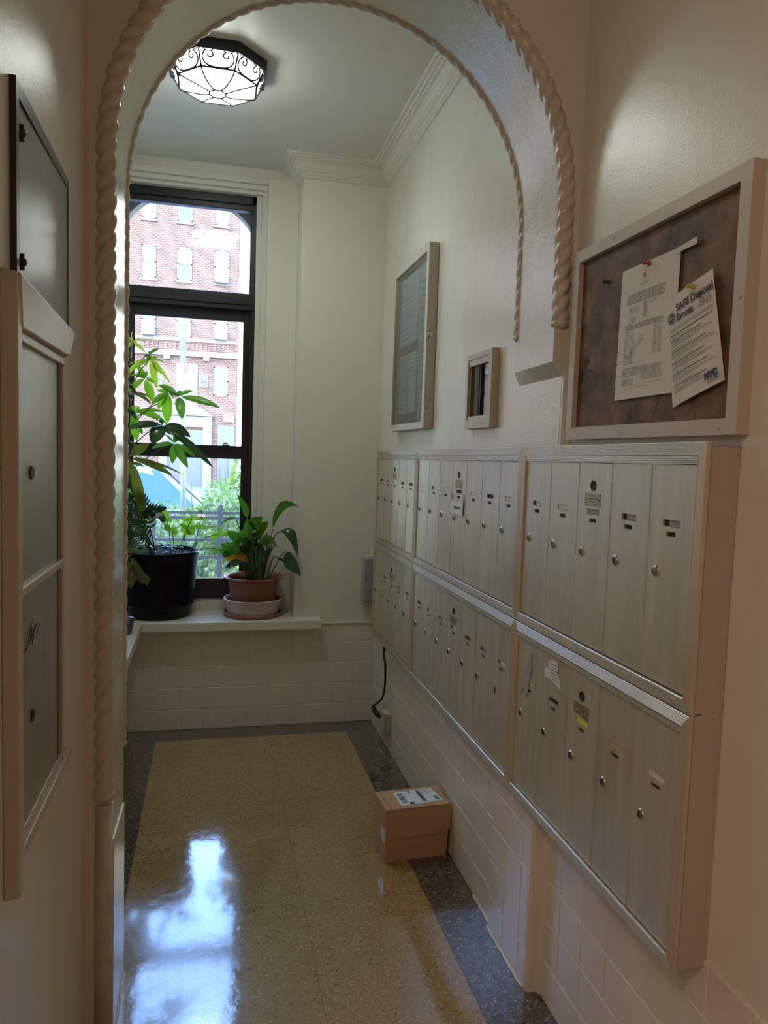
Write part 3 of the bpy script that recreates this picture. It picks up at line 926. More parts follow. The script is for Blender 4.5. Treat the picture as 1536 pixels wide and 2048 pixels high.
def bank(label, ya, yb, z0, z1, nd, master, cards, nolock=None):
    base = (XF, (ya + yb) / 2, z0)
    t = thing('mailbox_bank', label, 'mailboxes', base, 'apartment mailbox banks on the right wall')
    mb = MB()
    W = 0.0262
    # mitred ridged frame, profile: inset distance d, height h (towards the room)
    pr = [(0.0, -0.0), (0.0005, 0.008)]
    nr = 8
    for i in range(nr):
        d0 = 0.0015 + (W - 0.004) * i / nr
        hh = 0.008 + 0.001 * (i / nr)
        pr += [(d0, hh), (d0 + 0.0009, hh + 0.0011), (d0 + 0.0019, hh + 0.0011), (d0 + 0.0023, hh)]
    pr += [(W - 0.001, 0.0098), (W, 0.0088), (W, -0.006)]
    loops = []
    WY = 0.0235
    for d_, h in pr:
        dy = d_ * WY / W
        X_ = XF + 0.0068 - h
        loops.append([(X_, ya + dy, zt(ya, z0 + d_)), (X_, yb - dy, zt(yb, z0 + d_)), (X_, yb - dy, zt(yb, z1 - d_)), (X_, ya + dy, zt(ya, z1 - d_))])
    mb.add([v for l in loops for v in l], [(i * 4 + j, i * 4 + (j + 1) % 4, (i + 1) * 4 + (j + 1) % 4, (i + 1) * 4 + j) for i in range(len(loops) - 1) for j in range(4)])
    mb.build('frame', 'alu_frame', t)
    # inner ridged header strip
    ha, hb = ya + WY, yb - WY
    mb = MB()
    zs0, zs1 = z1 - W - 0.0155, z1 - W - 0.0012
    pr2 = [(0, 0.004), (0, -0.001), (0.002, -0.001), (0.003, -0.003), (0.005, -0.003), (0.006, -0.001), (0.0075, -0.003), (0.0095, -0.003), (0.0105, -0.001), (0.012, -0.003), (0.0138, -0.003), (0.0143, 0.004)]
    vs_ = []
    for y_ in (ha, hb):
        for d_, h in pr2:
            vs_.append((XF + 0.001 + h, y_, zt(y_, zs0 + d_)))
    kk = len(pr2)
    mb.add(vs_, [(i, i + 1, kk + i + 1, kk + i) for i in range(kk - 1)])
    mb.build('header_strip', 'alu_frame', t)
    # flat dark sheet behind the doors, cavity shade put into its colour
    mb = MB()
    mb.add([(XF + 0.0085, ha, zt(ha, z0 + W)), (XF + 0.0085, hb, zt(hb, z0 + W)), (XF + 0.0085, hb, zt(hb, z1 - W)), (XF + 0.0085, ha, zt(ha, z1 - W))], [(0, 1, 2, 3)])
    mb.build('dark_backing', 'dark', t)
    pitch = (hb - ha) / nd
    zd = z1 - W - 0.0165
    hd = zd - (z0 + W + 0.003)
    for i in range(nd):          # i = 0 nearest
        yl = ha + pitch * i + 0.0008
        ztop = zt(yl + pitch / 2, zd)
        zbot = zt(yl + pitch / 2, z0 + W + 0.003)
        door(t, base, yl, ztop, (ztop - zbot) / DH, (pitch - 0.0018) / DW, i == master, cards.get(i), nolock == i)
    return t
YS = [1.153, 1.9515, 3.060, 3.843]
ZU, ZL = (1.0450, 1.545), (0.546, 1.0440)
bank('nearest upper aluminium mailbox bank of five doors, directly under the notice board', YS[0], YS[1], *ZU, 5, 2, {0: [('half', 'greycard')], 1: [('half', 'greycard')], 2: [('name', 'greycard')], 3: [('name', 'card')], 4: [('half', 'card')]})
bank('middle upper mailbox bank of seven doors with a taped paper note on its central door', YS[1], YS[2], *ZU, 7, 3, {0: [('name', 'card')], 2: [('name', 'card')], 4: [('name', 'card')], 5: [('half', 'card')], 6: [('name', 'card'), ('num', 'card')]})
bank('farthest upper mailbox bank of five doors, beside the back wall corner', YS[2], YS[3], *ZU, 5, 2, {2: [('name', 'card')], 3: [('half', 'greycard')]})
bank('nearest lower mailbox bank of five doors with a yellow name card and torn tape scraps', YS[0], YS[1], *ZL, 5, 2, {0: [('name', 'card')], 1: [('name', 'cardboard_edge')], 2: [('name', 'yellowcard')], 4: [('name', 'card')]})
bank('middle lower mailbox bank of seven doors, its nearest door missing the lock', YS[1], YS[2], *ZL, 7, 3, {0: [('half', 'card')], 1: [('half', 'greycard')], 3: [('half', 'card')], 4: [('half', 'greycard')], 5: [('half', 'card')]}, nolock=0)
bank('farthest lower mailbox bank of five doors, above the black power cord', YS[2], YS[3], *ZL, 5, 2, {2: [('half', 'card')], 1: [('half', 'greycard')], 4: [('half', 'card')]})

# note and torn scraps on the doors
nt_ = thing('paper_note', 'small torn white paper note taped on the middle upper mailbox door', 'note', (XF, 2.51, 1.33))
mb = MB()
cor = [(2.575, 1.352), (2.553, 1.345), (2.535, 1.349), (2.51, 1.344), (2.48, 1.348), (2.455, 1.352), (2.452, 1.34), (2.448, 1.315), (2.45, 1.296), (2.47, 1.300), (2.50, 1.298), (2.53, 1.301), (2.552, 1.298), (2.572, 1.302), (2.576, 1.33)]
mb.prism(cor, 'x', XF - 0.0012, XF - 0.0004)
mb.build('sheet', 'paper', nt_)
mb = MB().prism([(2.582, 1.30), (2.582, 1.375), (2.572, 1.37), (2.571, 1.30)], 'x', XF - 0.0016, XF - 0.0002)
mb.build('tape_strip', 'tape', nt_)
mb = MB().prism([(2.456, 1.31), (2.452, 1.378), (2.443, 1.372), (2.446, 1.30)], 'x', XF - 0.0016, XF - 0.0002)
mb.build('tape_strip', 'tape', nt_)
mb = MB()
for i, (a, b) in enumerate(((2.54, 2.528), (2.524, 2.515), (2.512, 2.500), (2.496, 2.486), (2.483, 2.474))):
    mb.box(XF - 0.0016, XF - 0.0012, b, a, 1.319 + 0.001 * (i % 2), 1.327 + 0.001 * (i % 2))
mb.build('writing', 'ink', nt_)
sc_ = thing('torn_sticker', 'torn silver-white sticker remnant near the top of the second lower mailbox door', 'sticker', (XF, 1.71, 0.96))
pts = [(1.733, 0.985), (1.705, 0.994), (1.682, 0.992), (1.680, 0.975), (1.688, 0.968), (1.672, 0.955), (1.660, 0.93), (1.69, 0.935), (1.72, 0.94), (1.752, 0.938), (1.757, 0.955), (1.742, 0.965), (1.728, 0.962), (1.735, 0.975)]
MB().prism(pts, 'x', XF + 0.0016, XF + 0.0026).build('scrap', 'paper', sc_)
mb = MB()
for i in range(6):
    z_ = 0.982 - i * 0.0075
    mb.box(XF + 0.0012, XF + 0.0017, 1.685 - (i > 3) * 0.01, 1.72 - (i % 2) * 0.008, z_ - 0.001, z_ + 0.001)
mb.build('print', 'ink_grey', sc_)
sc_ = MB()
sc_.prism([(1.846, 0.975), (1.836, 0.955), (1.838, 0.915), (1.848, 0.885), (1.853, 0.86), (1.862, 0.84), (1.87, 0.86), (1.885, 0.865), (1.893, 0.845), (1.898, 0.87), (1.885, 0.905), (1.872, 0.925), (1.862, 0.93)], 'x', XF + 0.0016, XF + 0.0022)
o = sc_.build('tape_residue', 'residue'); tag(o, 'streaky remnant of clear tape peeling on the lower mailbox door beside the frame', 'tape')

# ================================================================== NOTICE BOARD
nb = thing('notice_board', 'large brown scratched notice board in a painted frame above the nearest mailboxes', 'notice board', (0.93, 1.465, 1.79))
mb = MB()
bx0, by0, by1, bz0, bz1 = 0.903, 1.142, 1.792, 1.558, 2.034
w = 0.030
mb.box(bx0, 0.9299, by0, by0 + w, bz0, bz1); mb.box(bx0, 0.9299, by1 - w, by1, bz0, bz1)
mb.box(bx0, 0.9299, by0 + w, by1 - w, bz0, bz0 + w); mb.box(bx0, 0.9299, by0 + w, by1 - w, bz1 - w, bz1)
for (a, b) in ((by0 + 0.012, 1.80), (by1 - 0.012, 1.77), (1.52, bz0 + 0.012), (1.19, bz0 + 0.013), (1.60, bz1 - .012)):
    mb.ball((bx0, a, b), 0.0045, 6, 0, sc=(0.4, 1, 1))
mb.build('frame', 'board_frame', nb, bevel=0.003)
MB().box(0.9165, 0.926, by0 + w, by1 - w, bz0 + w, bz1 - w).build('backing', 'rust', nb)
mb = MB()
for i in range(46):
    cy_ = rnd.uniform(1.60, 1.755) if i < 34 else rnd.uniform(1.25, 1.75); cz_ = rnd.uniform(1.60, 1.88) if i < 34 else rnd.uniform(1.59, 1.64)
    a = rnd.uniform(0, PI); L = rnd.uniform(0.008, 0.05); wd = rnd.uniform(0.0006, 0.0016)
    dy, dz = math.cos(a) * L / 2, math.sin(a) * L / 2
    ny, nz_ = -math.sin(a) * wd, math.cos(a) * wd
    mb.add([(0.9161, cy_ - dy, cz_ - dz), (0.9161, cy_ + ny, cz_ + nz_), (0.9161, cy_ + dy, cz_ + dz), (0.9161, cy_ - ny, cz_ - nz_)], [(0, 1, 2, 3)])
mb.build('scratches', 'dark', nb)
text_part('scratched_word', 'FELIX', 0.034, (0.916, 1.757, 1.688), (0, -0.62, 0.78), (0, 0.55, 0.83), 'dark', nb, 0.0009)

PX = 0.913
def sheet(t, corners, nx=6, nz=8, bulge=0.004, torn=None, seed=0):
    TL, TR, BR, BL = [Vector((0, *c)) for c in corners]
    f = lambda u, v: (TL.lerp(TR, u)).lerp(BL.lerp(BR, u), v)
    hgt = lambda u, v: PX - 0.0008 - bulge * (math.sin(u * PI) * 0.5 + v * (0.9 if seed else 0.5) * abs(math.sin((u + .15) * 2.1)))
    mb = MB(); R2 = random.Random(seed)
    vs_ = []
    edge = [R2.uniform(-0.012, 0.012) for _ in range(nz + 1)]
    for j in range(nz + 1):
        for i in range(nx + 1):
            u, v = i / nx, j / nz
            if torn and i == nx:
                u += edge[j] * torn
            p = f(u, v); vs_.append((hgt(u, v), p.y, p.z))
    fs = [(j * (nx + 1) + i, j * (nx + 1) + i + 1, (j + 1) * (nx + 1) + i + 1, (j + 1) * (nx + 1) + i) for j in range(nz) for i in range(nx)]
    mb.add(vs_, fs, 0, True)
    off = len(vs_)
    mb.add([(x + 0.0005, y, z) for x, y, z in vs_], [tuple(reversed(q)) for q in fs], 0, True)
    mb.build('sheet', 'paper', t, recalc=False)
    def strip(mbx, u0, u1, v0, v1, seg=4):
        for s_ in range(seg):
            a = u0 + (u1 - u0) * s_ / seg; b = u0 + (u1 - u0) * (s_ + 1) / seg
            q = []
            for uu, vv in ((a, v0), (b, v0), (b, v1), (a, v1)):
                p = f(uu, vv); q.append((hgt(uu, vv) - 0.0007, p.y, p.z))
            mbx.quad(*q)
    return f, hgt, strip
def words(strip, mbx, u0, u1, v, h, R2, dens=0.8):
    u = u0
    while u < u1:
        L = R2.uniform(0.015, 0.06)
        if u + L > u1: L = u1 - u
        if L > 0.004: strip(mbx, u, u + L, v, v + h, 1)
        u += L + 0.009

p1 = thing('notice_sheet', 'white letter notice with a torn right edge, hung from the red push pin', 'notice', (PX, 1.456, 1.65), 'paper notices on the board')
f, hg, st = sheet(p1, [(1.566, 1.937), (1.350, 1.938), (1.352, 1.647), (1.572, 1.645)], torn=0.35, bulge=0.003)
R2 = random.Random(4)
mb = MB()
for k_ in range(6): words(st, mb, 0.14, 0.80, 0.205 + k_ * 0.0135, 0.006, R2)
for k_ in range(3): words(st, mb, 0.20, 0.36, 0.31 + k_ * 0.016, 0.005, R2)
for k_ in range(3): words(st, mb, 0.20, 0.33, 0.385 + k_ * 0.016, 0.005, R2)
for k_ in range(8):
    st(mb, 0.46, 0.52, 0.285 + k_ * 0.016, 0.292 + k_ * 0.016, 1)
words(st, mb, 0.56, 0.70, 0.30, 0.005, R2)
for k_ in range(4): words(st, mb, 0.14, 0.80, 0.435 + k_ * 0.011, 0.005, R2)
for k_ in range(15):
    words(st, mb, 0.14, 0.22, 0.49 + k_ * 0.017, 0.005, R2); words(st, mb, 0.25, 0.31, 0.49 + k_ * 0.017, 0.005, R2)
    words(st, mb, 0.66, 0.72, 0.47 + k_ * 0.015, 0.005, R2); words(st, mb, 0.74, 0.79, 0.47 + k_ * 0.015, 0.005, R2)
for k_ in range(5): words(st, mb, 0.13, 0.82, 0.765 + k_ * 0.014, 0.005, R2)
for k_ in range(4): words(st, mb, 0.13, 0.36, 0.85 + k_ * 0.014, 0.005, R2)
for k_ in range(3): words(st, mb, 0.50, 0.84, 0.835 + k_ * 0.014, 0.004, R2)
st(mb, 0.55, 0.84, 0.895, 0.8975); st(mb, 0.32, 0.62, 0.915, 0.9175)
mb.build('small_print', 'ink_grey', p1)
mb = MB(); 
for k_ in range(7): st(mb, 0.001, 0.018, 0.33 + k_ * 0.095, 0.342 + k_ * 0.095, 1)
mb.build('edge_marks', 'ink', p1)
text_part('heading', 'A', 0.016, (PX - 0.005, 1.470, 1.905), (0, -1, 0), (0, 0, 1), 'ink', p1, 0.0, 'CENTER')
text_part('heading', 'I X I O', 0.009, (PX - 0.005, 1.470, 1.889), (0, -1, 0), (0, 0, 1), 'ink_grey', p1, 0.0, 'CENTER')
text_part('stamp', 'SAMPLE ONLY', 0.011, (PX - 0.006, 1.515, 1.735), (0, -0.80, 0.60), (0, 0.60, 0.80), 'ink_grey', p1, 0.0)

p2 = thing('notice_sheet', 'white flyer headed SAFE Disposal Events, hanging crooked from the yellow push pin', 'notice', (PX, 1.29, 1.62), 'paper notices on the board')
PX = 0.9105
f, hg, st = sheet(p2, [(1.386, 1.836), (1.243, 1.870), (1.187, 1.658), (1.340, 1.616)], bulge=0.0025, seed=3)
r_ = (Vector((0, 1.243, 1.870)) - Vector((0, 1.386, 1.836))).normalized()
u_ = (Vector((0, 1.386, 1.836)) - Vector((0, 1.340, 1.616))).normalized()
u_ = (u_ - r_ * u_.dot(r_)).normalized()
def on2(u, v, d=0.0022):
    p = f(u, v); return (hg(u, v) - d, p.y, p.z)
text_part('heading', 'SAFE Disposal', 0.0195, on2(0.245, 0.165, 0.0032), r_, u_, 'ink', p2, 0.0006)
text_part('heading', 'Events', 0.0195, on2(0.245, 0.255, 0.0032), r_, u_, 'ink', p2, 0.0006)
text_part('heading_year', '2025', 0.0195, on2(0.70, 0.255, 0.0032), r_, u_, 'ink_grey', p2, 0.0)
mb = MB(); c0 = Vector(on2(0.125, 0.20, 0.003))
for a0, a1, rr0, rr1 in ((0, 2 * PI, 0.0118, 0.0100), (0.3, 2.6, 0.0088, 0.0055), (3.4, 5.9, 0.0088, 0.0055), (0, 2 * PI, 0.0045, 0.0025)):
    for i in range(16):
        t0, t1 = a0 + (a1 - a0) * i / 16, a0 + (a1 - a0) * (i + 1) / 16
        mb.add([c0 + (r_ * math.cos(t) + u_ * math.sin(t)) * q for t, q in ((t0, rr0), (t1, rr0), (t1, rr1), (t0, rr1))], [(0, 1, 2, 3)])
mb.build('round_mark', 'ink', p2)
mb = MB(); mb2 = MB()
v = 0.30
for k_ in range(2):
    words(st, mb, 0.06, 0.94, v, 0.006, R2); v += 0.018
v = 0.355
words(st, mb2, 0.06, 0.92, v, 0.009, R2); v += 0.03
for blk in range(5):
    words(st, mb, 0.06, 0.5, v, 0.006, R2); v += 0.02
    words(st, mb2, 0.06, 0.72 + 0.04 * (blk % 2), v, 0.008, R2); v += 0.021
    for k_ in range(3):
        words(st, mb, 0.06, 0.9 if k_ == 1 else rnd.uniform(0.4, 0.9), v, 0.0055, R2); v += 0.0165
    v += 0.014
mb.build('small_print', 'ink_grey', p2); mb2.build('bold_print', 'ink', p2)
text_part('city_mark', 'NYC', 0.0175, on2(0.71, 0.925, 0.005), r_, u_, 'ink_blue', p2, 0.0014)
mb = MB(); st(mb, 0.71, 0.94, 0.945, 0.949, 2); st(mb, 0.71, 0.90, 0.956, 0.959, 2); mb.build('small_rule', 'ink_grey', p2)

def pin(name, label, y, z, m_, x=0.9095):
    mb = MB()
    mb.lathe([(0.0001, 0.0), (0.0052, 0.0), (0.0054, 0.002), (0.0028, 0.0035), (0.0026, 0.009), (0.0042, 0.0105), (0.0045, 0.013), (0.0001, 0.0138)], (0, 0, 0), 14)
    mt = Matrix.Translation((x, y, z)) @ Matrix.Rotation(-PI / 2, 4, 'Y')
    mb.v = [tuple(mt @ Vector(v_)) for v_ in mb.v]
    o = mb.build(name, m_); tag(o, label, 'push pin')
pin('push_pin', 'red push pin holding the top of the torn notice', 1.456, 1.930, 'red')
pin('push_pin', 'yellow push pin through the heading of the crooked flyer', 1.291, 1.846, 'yellow', 0.905)
pin('push_pin', 'dark green push pin alone at the left of the notice board', 1.635, 1.930, 'darkgreen', 0.9163)
tp = MB().prism([(1.358, 1.937), (1.296, 1.943), (1.294, 1.929), (1.335, 1.928), (1.356, 1.925)], 'x', 0.9085, 0.9092)
tag(tp.build('tape_strip', 'tape'), 'strip of masking tape at the top right corner of the torn notice', 'tape')

# ================================================================== DISPLAY CASE
dc = thing('display_case', 'tall glazed metal notice cabinet with a lock, on the right wall beyond the arch', 'display case', (0.908, 3.30, 2.0))
mb = MB()
cx0, cy0, cy1, cz0, cz1 = 0.865, 3.010, 3.592, 1.621, 2.388
w = 0.030
mb.box(cx0, 0.9075, cy0, cy0 + 0.032, cz0, cz1); mb.box(cx0, 0.9075, cy1 - 0.012, cy1, cz0, cz1)
mb.box(cx0, 0.9075, cy0 + 0.032, cy1 - 0.012, cz0, cz0 + w); mb.box(cx0, 0.9075, cy0 + 0.032, cy1 - 0.012, cz1 - w, cz1)
mb.build('frame', 'board_frame', dc, bevel=0.002)
MB().box(0.896, 0.904, cy0 + .03, cy1 - .011, cz0 + .028, cz1 - .028).build('backing', 'case_back', dc)
MB().box(0.871, 0.873, cy0 + .031, cy1 - .011, cz0 + .029, cz1 - .029).build('pane', 'case_glass', dc)
mb = MB(); mb.lathe([(0.0001, 0.0), (0.011, 0.0), (0.012, -0.004), (0.009, -0.008), (0.0001, -0.009)], (0, 0, 0), 18)
mt = Matrix.Translation((0.880, 3.0105, 2.010)) @ Matrix.Rotation(-PI / 2, 4, 'X')
mb.v = [tuple(mt @ Vector(v_)) for v_ in mb.v]
mb.build('lock', 'lock', dc)
mb = MB()
for (a, b, c_, d) in ((0.874, 0.884, 1.700, 1.71), (0.876, 0.886, 1.735, 1.741), (0.889, 0.893, 1.73, 1.75), (0.886, 0.89, 1.638, 1.644), (0.893, 0.897, 1.632, 1.638), (0.877, 0.880, 1.722, 1.73)):
    mb.box(a, b, 3.0092, 3.0101, c_, d)
mb.build('wear_marks', 'ink_grey', dc)
def in_case(label, name, corners, bars, matn='paper', big=None, grp='papers in the display case'):
    ys = [c[0] for c in corners]; zs = [c[1] for c in corners]
    t = thing(name, label, 'paper', (0.893, sum(ys) / 4, min(zs)), grp)
    MB().prism(corners, 'x', 0.8925, 0.8935).build('sheet', matn, t)
    mb = MB(); R3 = random.Random(int(ys[0] * 1000))
    TL, TR, BR, BL = [Vector((0, *c)) for c in corners]
    for k_ in range(bars[0]):
        v_ = bars[1] + (bars[2] - bars[1]) * k_ / max(1, bars[0] - 1)
        a = 0.08; b = R3.uniform(0.6, 0.93)
        P = lambda uu, vv: TL.lerp(TR, uu).lerp(BL.lerp(BR, uu), vv)
        p0, p1_, p2_, p3 = P(a, v_), P(b, v_), P(b, v_ + bars[3]), P(a, v_ + bars[3])
        mb.quad(*[(0.8921, p.y, p.z) for p in (p0, p1_, p2_, p3)])
    mb.build('print', 'ink_grey', t)
    return t
in_case('large bluish-white sheet, brightened like a window reflection, at the upper left inside the display case', 'posted_sheet', [(3.565, 2.345), (3.255, 2.342), (3.262, 2.03), (3.565, 2.022)], (12, 0.1, 0.9, 0.01), M['signwhite'])
t = in_case('tall poster with a large letter D at the right inside the display case', 'posted_sheet', [(3.243, 2.345), (3.058, 2.35), (3.055, 1.90), (3.240, 1.905)], (5, 0.78, 0.95, 0.012))
text_part('letter', 'D', 0.085, (0.8918, 3.200, 2.045), (0, -1, 0), (0, 0, 1), 'signgreen', t, 0.002)
text_part('letter', 'H', 0.085, (0.8918, 3.200, 2.12), (0, -1, 0), (0, 0, 1), 'ink_grey', t, 0.001)
mb = MB()
for k_ in range(3): mb.box(0.8915, 0.892, 3.09, 3.20, 2.20 + 0.03 * k_, 2.21 + 0.03 * k_)
mb.build('print', 'ink_grey', t)
in_case('printed sheet with a long column of text at the lower left of the display case', 'posted_sheet', [(3.56, 1.985), (3.41, 1.98), (3.41, 1.70), (3.56, 1.705)], (26, 0.06, 0.92, 0.012))
in_case('white form beside the text column low in the display case', 'posted_sheet', [(3.395, 1.982), (3.258, 1.978), (3.258, 1.705), (3.395, 1.705)], (7, 0.05, 0.45, 0.012), M['signwhite'])
in_case('narrow yellowed sheet at the lower right inside the display case', 'posted_sheet', [(3.225, 1.90), (3.075, 1.90), (3.075, 1.66), (3.225, 1.663)], (9, 0.1, 0.9, 0.012), M['card'])

# small framed directory
sf = thing('small_display_case', 'small painted metal frame with two dark glass panes, under the big display case', 'display case', (0.908, 2.41, 1.60))
mb = MB()
sx0, sy0, sy1, sz0, sz1 = 0.882, 2.290, 2.535, 1.604, 1.863
mb.box(sx0, 0.9075, sy0, sy0 + 0.026, sz0, sz1); mb.box(sx0, 0.9075, sy1 - 0.018, sy1, sz0, sz1)
mb.box(sx0, 0.9075, sy0 + .026, sy1 - .018, sz0, sz0 + 0.030); mb.box(sx0, 0.9075, sy0 + .026, sy1 - .018, sz1 - 0.020, sz1)
mb.box(sx0 + 0.003, 0.9075, sy0 + .026, sy1 - .018, sz0 + 0.028, sz0 + 0.043); mb.box(sx0 + 0.003, 0.9075, sy0 + .026, sy1 - .018, sz1 - 0.042, sz1 - 0.018)
mb.build('frame', 'board_frame', sf, bevel=0.0015)
MB().box(0.895, 0.900, sy0 + .024, sy1 - .016, sz0 + .04, sz1 - .04).build('dark_pane', mat('smoked_mirror_glass', (0.10, 0.10, 0.11), 0.03, metal=0.85), sf)
MB().box(0.888, 0.8955, 2.402, 2.407, sz0 + .043, sz1 - .04).build('divider', 'metal_dark', sf)
mb = MB()
for (a, b) in ((2.510, 1.830), (2.325, 1.832)): mb.ball((sx0 + 0.003, a, b), 0.003, 6, 0, sc=(0.4, 1, 1))
mb.build('screws', 'metal_dark', sf)

# ================================================================== LEFT WALL PANELS
lb = thing('metal_access_panel', 'built-in metal cabinet with two keyed steel doors in a heavy painted frame, left wall', 'access panel', (-0.285, 1.35, 0.85))
mb = MB()
WX = -0.2849
FXX = -0.262
# near stile, with wide near side face
mb.box(WX, FXX, 1.125, 1.150, 0.835, 1.735)
mb.box(WX, FXX - 0.008, 1.150, 1.168, 0.86, 1.70)
mb.box(WX, FXX - 0.010, 1.498, 1.514, 0.88, 1.70)
mb.box(WX, FXX - 0.004, 1.140, 1.560, 0.872, 0.893)
mb.box(WX, FXX - 0.012, 1.14, 1.548, 0.893, 0.906)
# sloping header board with clipped end
vs_ = [(FXX + 0.004, 1.128, 1.735), (FXX + 0.004, 1.548, 1.716), (FXX + 0.001, 1.512, 1.668), (FXX + 0.001, 1.150, 1.664), (WX, 1.128, 1.741), (WX, 1.548, 1.722), (WX, 1.512, 1.660), (WX, 1.150, 1.658)]
mb.add(vs_, [(0, 1, 2, 3), (0, 4, 5, 1), (1, 5, 6, 2), (2, 6, 7, 3), (3, 7, 4, 0), (4, 7, 6, 5)])
mb.box(WX, FXX - 0.006, 1.15, 1.508, 1.648, 1.662)
mb.build('frame', 'board_frame', lb, bevel=0.002)
PXX = -0.2755
for (a, b, nm) in ((1.285, 1.652, 'door'), (0.906, 1.272, 'door')):
    d = MB().box(WX + 0.001, PXX, 1.168, 1.462, a, b).build(nm, 'metal_dull', lb, bevel=0.001)
    h = MB().tube([(PXX - 0.002, 1.466, a), (PXX - 0.002, 1.466, b)], 0.003, 8).build('hinge', 'rust', d)
    kz, ky = (1.455, 1.262) if a > 1 else (1.065, 1.262)
    mbk = MB(); mbk.prism([(ky + 0.011 * math.cos(i * PI / 8), kz + 0.011 * math.sin(i * PI / 8)) for i in range(16)], 'x', PXX, PXX + 0.003, 0)
    mbk.prism([(ky + 0.005 * math.cos(i * PI / 8), kz + 0.007 * math.sin(i * PI / 8)) for i in range(16)], 'x', PXX + 0.003, PXX + 0.0036, 1)
    mbk.build('lock', ['metal_dark', 'dark'], d)
    if a < 1:
        ms = MB().prism([(1.215, 1.178), (1.30, 1.205), (1.30, 1.2085), (1.215, 1.1815)], 'x', PXX, PXX + 0.0006)
        for i in range(14):
            y_ = rnd.uniform(1.225, 1.305); z_ = 1.193 + rnd.uniform(-0.014, 0.016); 
            ms.prism([(y_, z_), (y_ + 0.012, z_ + 0.012), (y_ + 0.011, z_ + 0.013)], 'x', PXX, PXX + 0.0005)
        ms.build('slot', 'dark', d)
MB().box(WX, PXX + 0.006, 1.168, 1.498, 1.272, 1.285).build('divider', 'alu_frame', lb, bevel=0.001)
MB().box(WX, PXX - 0.004, 1.462, 1.499, 0.90, 1.65).build('inner_jamb', 'metal_dark', lb)

bp = thing('dark_framed_panel', 'thin dark bronze framed panel with satin grey face, above the left wall cabinet', 'wall panel', (-0.285, 1.35, 1.85))
mb = MB()
mb.box(WX, -0.2755, 1.180, 1.196, 1.70, 2.018); mb.box(WX, -0.2775, 1.582, 1.592, 1.70, 2.012)
mb.add([(-0.2755, 1.180, 2.018), (-0.2775, 1.592, 2.012), (-0.2775, 1.592, 1.996), (-0.2755, 1.180, 1.994), (WX, 1.180, 2.018), (WX, 1.592, 2.012), (WX, 1.592, 1.996), (WX, 1.180, 1.994)], [(0, 1, 2, 3), (0, 4, 5, 1), (2, 6, 7, 3), (1, 5, 6, 2)])
mb.build('frame', 'metal_dark', bp)
MB().box(WX, -0.2785, 1.196, 1.582, 1.70, 1.996).build('panel', 'panel_grey', bp)
mb = MB()
for z_ in (1.952, 1.768):
    mb.ball((-0.276, 1.214, z_), 0.007, 6); mb.tube([(-0.276, 1.214, z_ - 0.012), (-0.276, 1.214, z_ + 0.012)], 0.003, 6)
mb.build('latch', 'metal_dark', bp)

# ================================================================== ELECTRIC BOX, OUTLET, CORD
eb = thing('electrical_box', 'small grey-green steel fuse box with a keyhole in the back corner above the dado', 'electrical box', (0.864, 4.0, 0.69))
mb = MB(); mb.prism([(0.826, 0.69), (0.902, 0.69), (0.902, 0.935), (0.826, 0.935)], 'y', 3.935, 4.0085)
mb.build('case', 'elec', eb, bevel=0.004)
MB().box(0.832, 0.898, 3.931, 3.936, 0.697, 0.928).build('cover', 'elec', eb, bevel=0.002)
MB().tube([(0.8385, 3.9312, 0.818), (0.8385, 3.9295, 0.818)], 0.004, 10).build('keyhole', 'dark', eb)
ot = thing('power_outlet', 'ivory surface-mounted power outlet low on the tiled right wall near the corner', 'outlet', (0.902, 3.57, 0.09))
mb = MB(); mb.box(0.868, 0.9015, 3.525, 3.60, 0.10, 0.205); mb.build('box', 'outlet', ot, bevel=0.004)
MB().box(0.864, 0.869, 3.521, 3.604, 0.096, 0.209).build('cover', 'outlet', ot, bevel=0.002)
cd = thing('power_cable', 'black power cord hanging from the mailboxes to a plug at the ivory outlet', 'cord', (0.87, 3.66, 0.2))
MB().tube(smooth_path([(0.872, 3.60, 0.56), (0.868, 3.585, 0.49), (0.872, 3.565, 0.44), (0.875, 3.57, 0.34), (0.87, 3.60, 0.265), (0.855, 3.66, 0.215), (0.845, 3.70, 0.19)], 8), 0.0055, 10).build('cable', 'cord', cd)
mb = MB().tube([(0.845, 3.70, 0.19), (0.848, 3.68, 0.178), (0.853, 3.64, 0.170), (0.86, 3.604, 0.165)], [0.006, 0.013, 0.014, 0.010], 12); mb.build('plug', 'cord', cd)
MB().tube([(0.875, 3.575, 0.433), (0.875, 3.568, 0.445)], 0.0068, 10).build('tag', 'red', cd)

# ================================================================== CARDBOARD BOX
cb = thing('cardboard_box', 'brown cardboard shipping carton on the floor against the right wall with an address label', 'box', (0.765, 2.56, 0))
P = lambda x, y, z: (x, y, z)
b0 = [(0.645, 2.545, 0.0), (0.888, 2.562, 0.0), (0.880, 2.70, 0.0), (0.636, 2.683, 0.0)]
top = [(x * 1 + dx, y + dy, 0.205) for (x, y, z), (dx, dy) in zip(b0, ((-0.003, -0.012), (0.006, -0.012), (0.005, 0.004), (-0.004, 0.004)))]
mb = MB(); mb.add(b0 + top, [(3, 2, 1, 0), (0, 1, 5, 4), (1, 2, 6, 5), (2, 3, 7, 6), (3, 0, 4, 7), (4, 5, 6, 7)])
mb.build('carton', 'cardboard', cb, bevel=0.002)
t4 = top
fl = MB()
a, b, c_, d = [Vector(p) for p in t4]
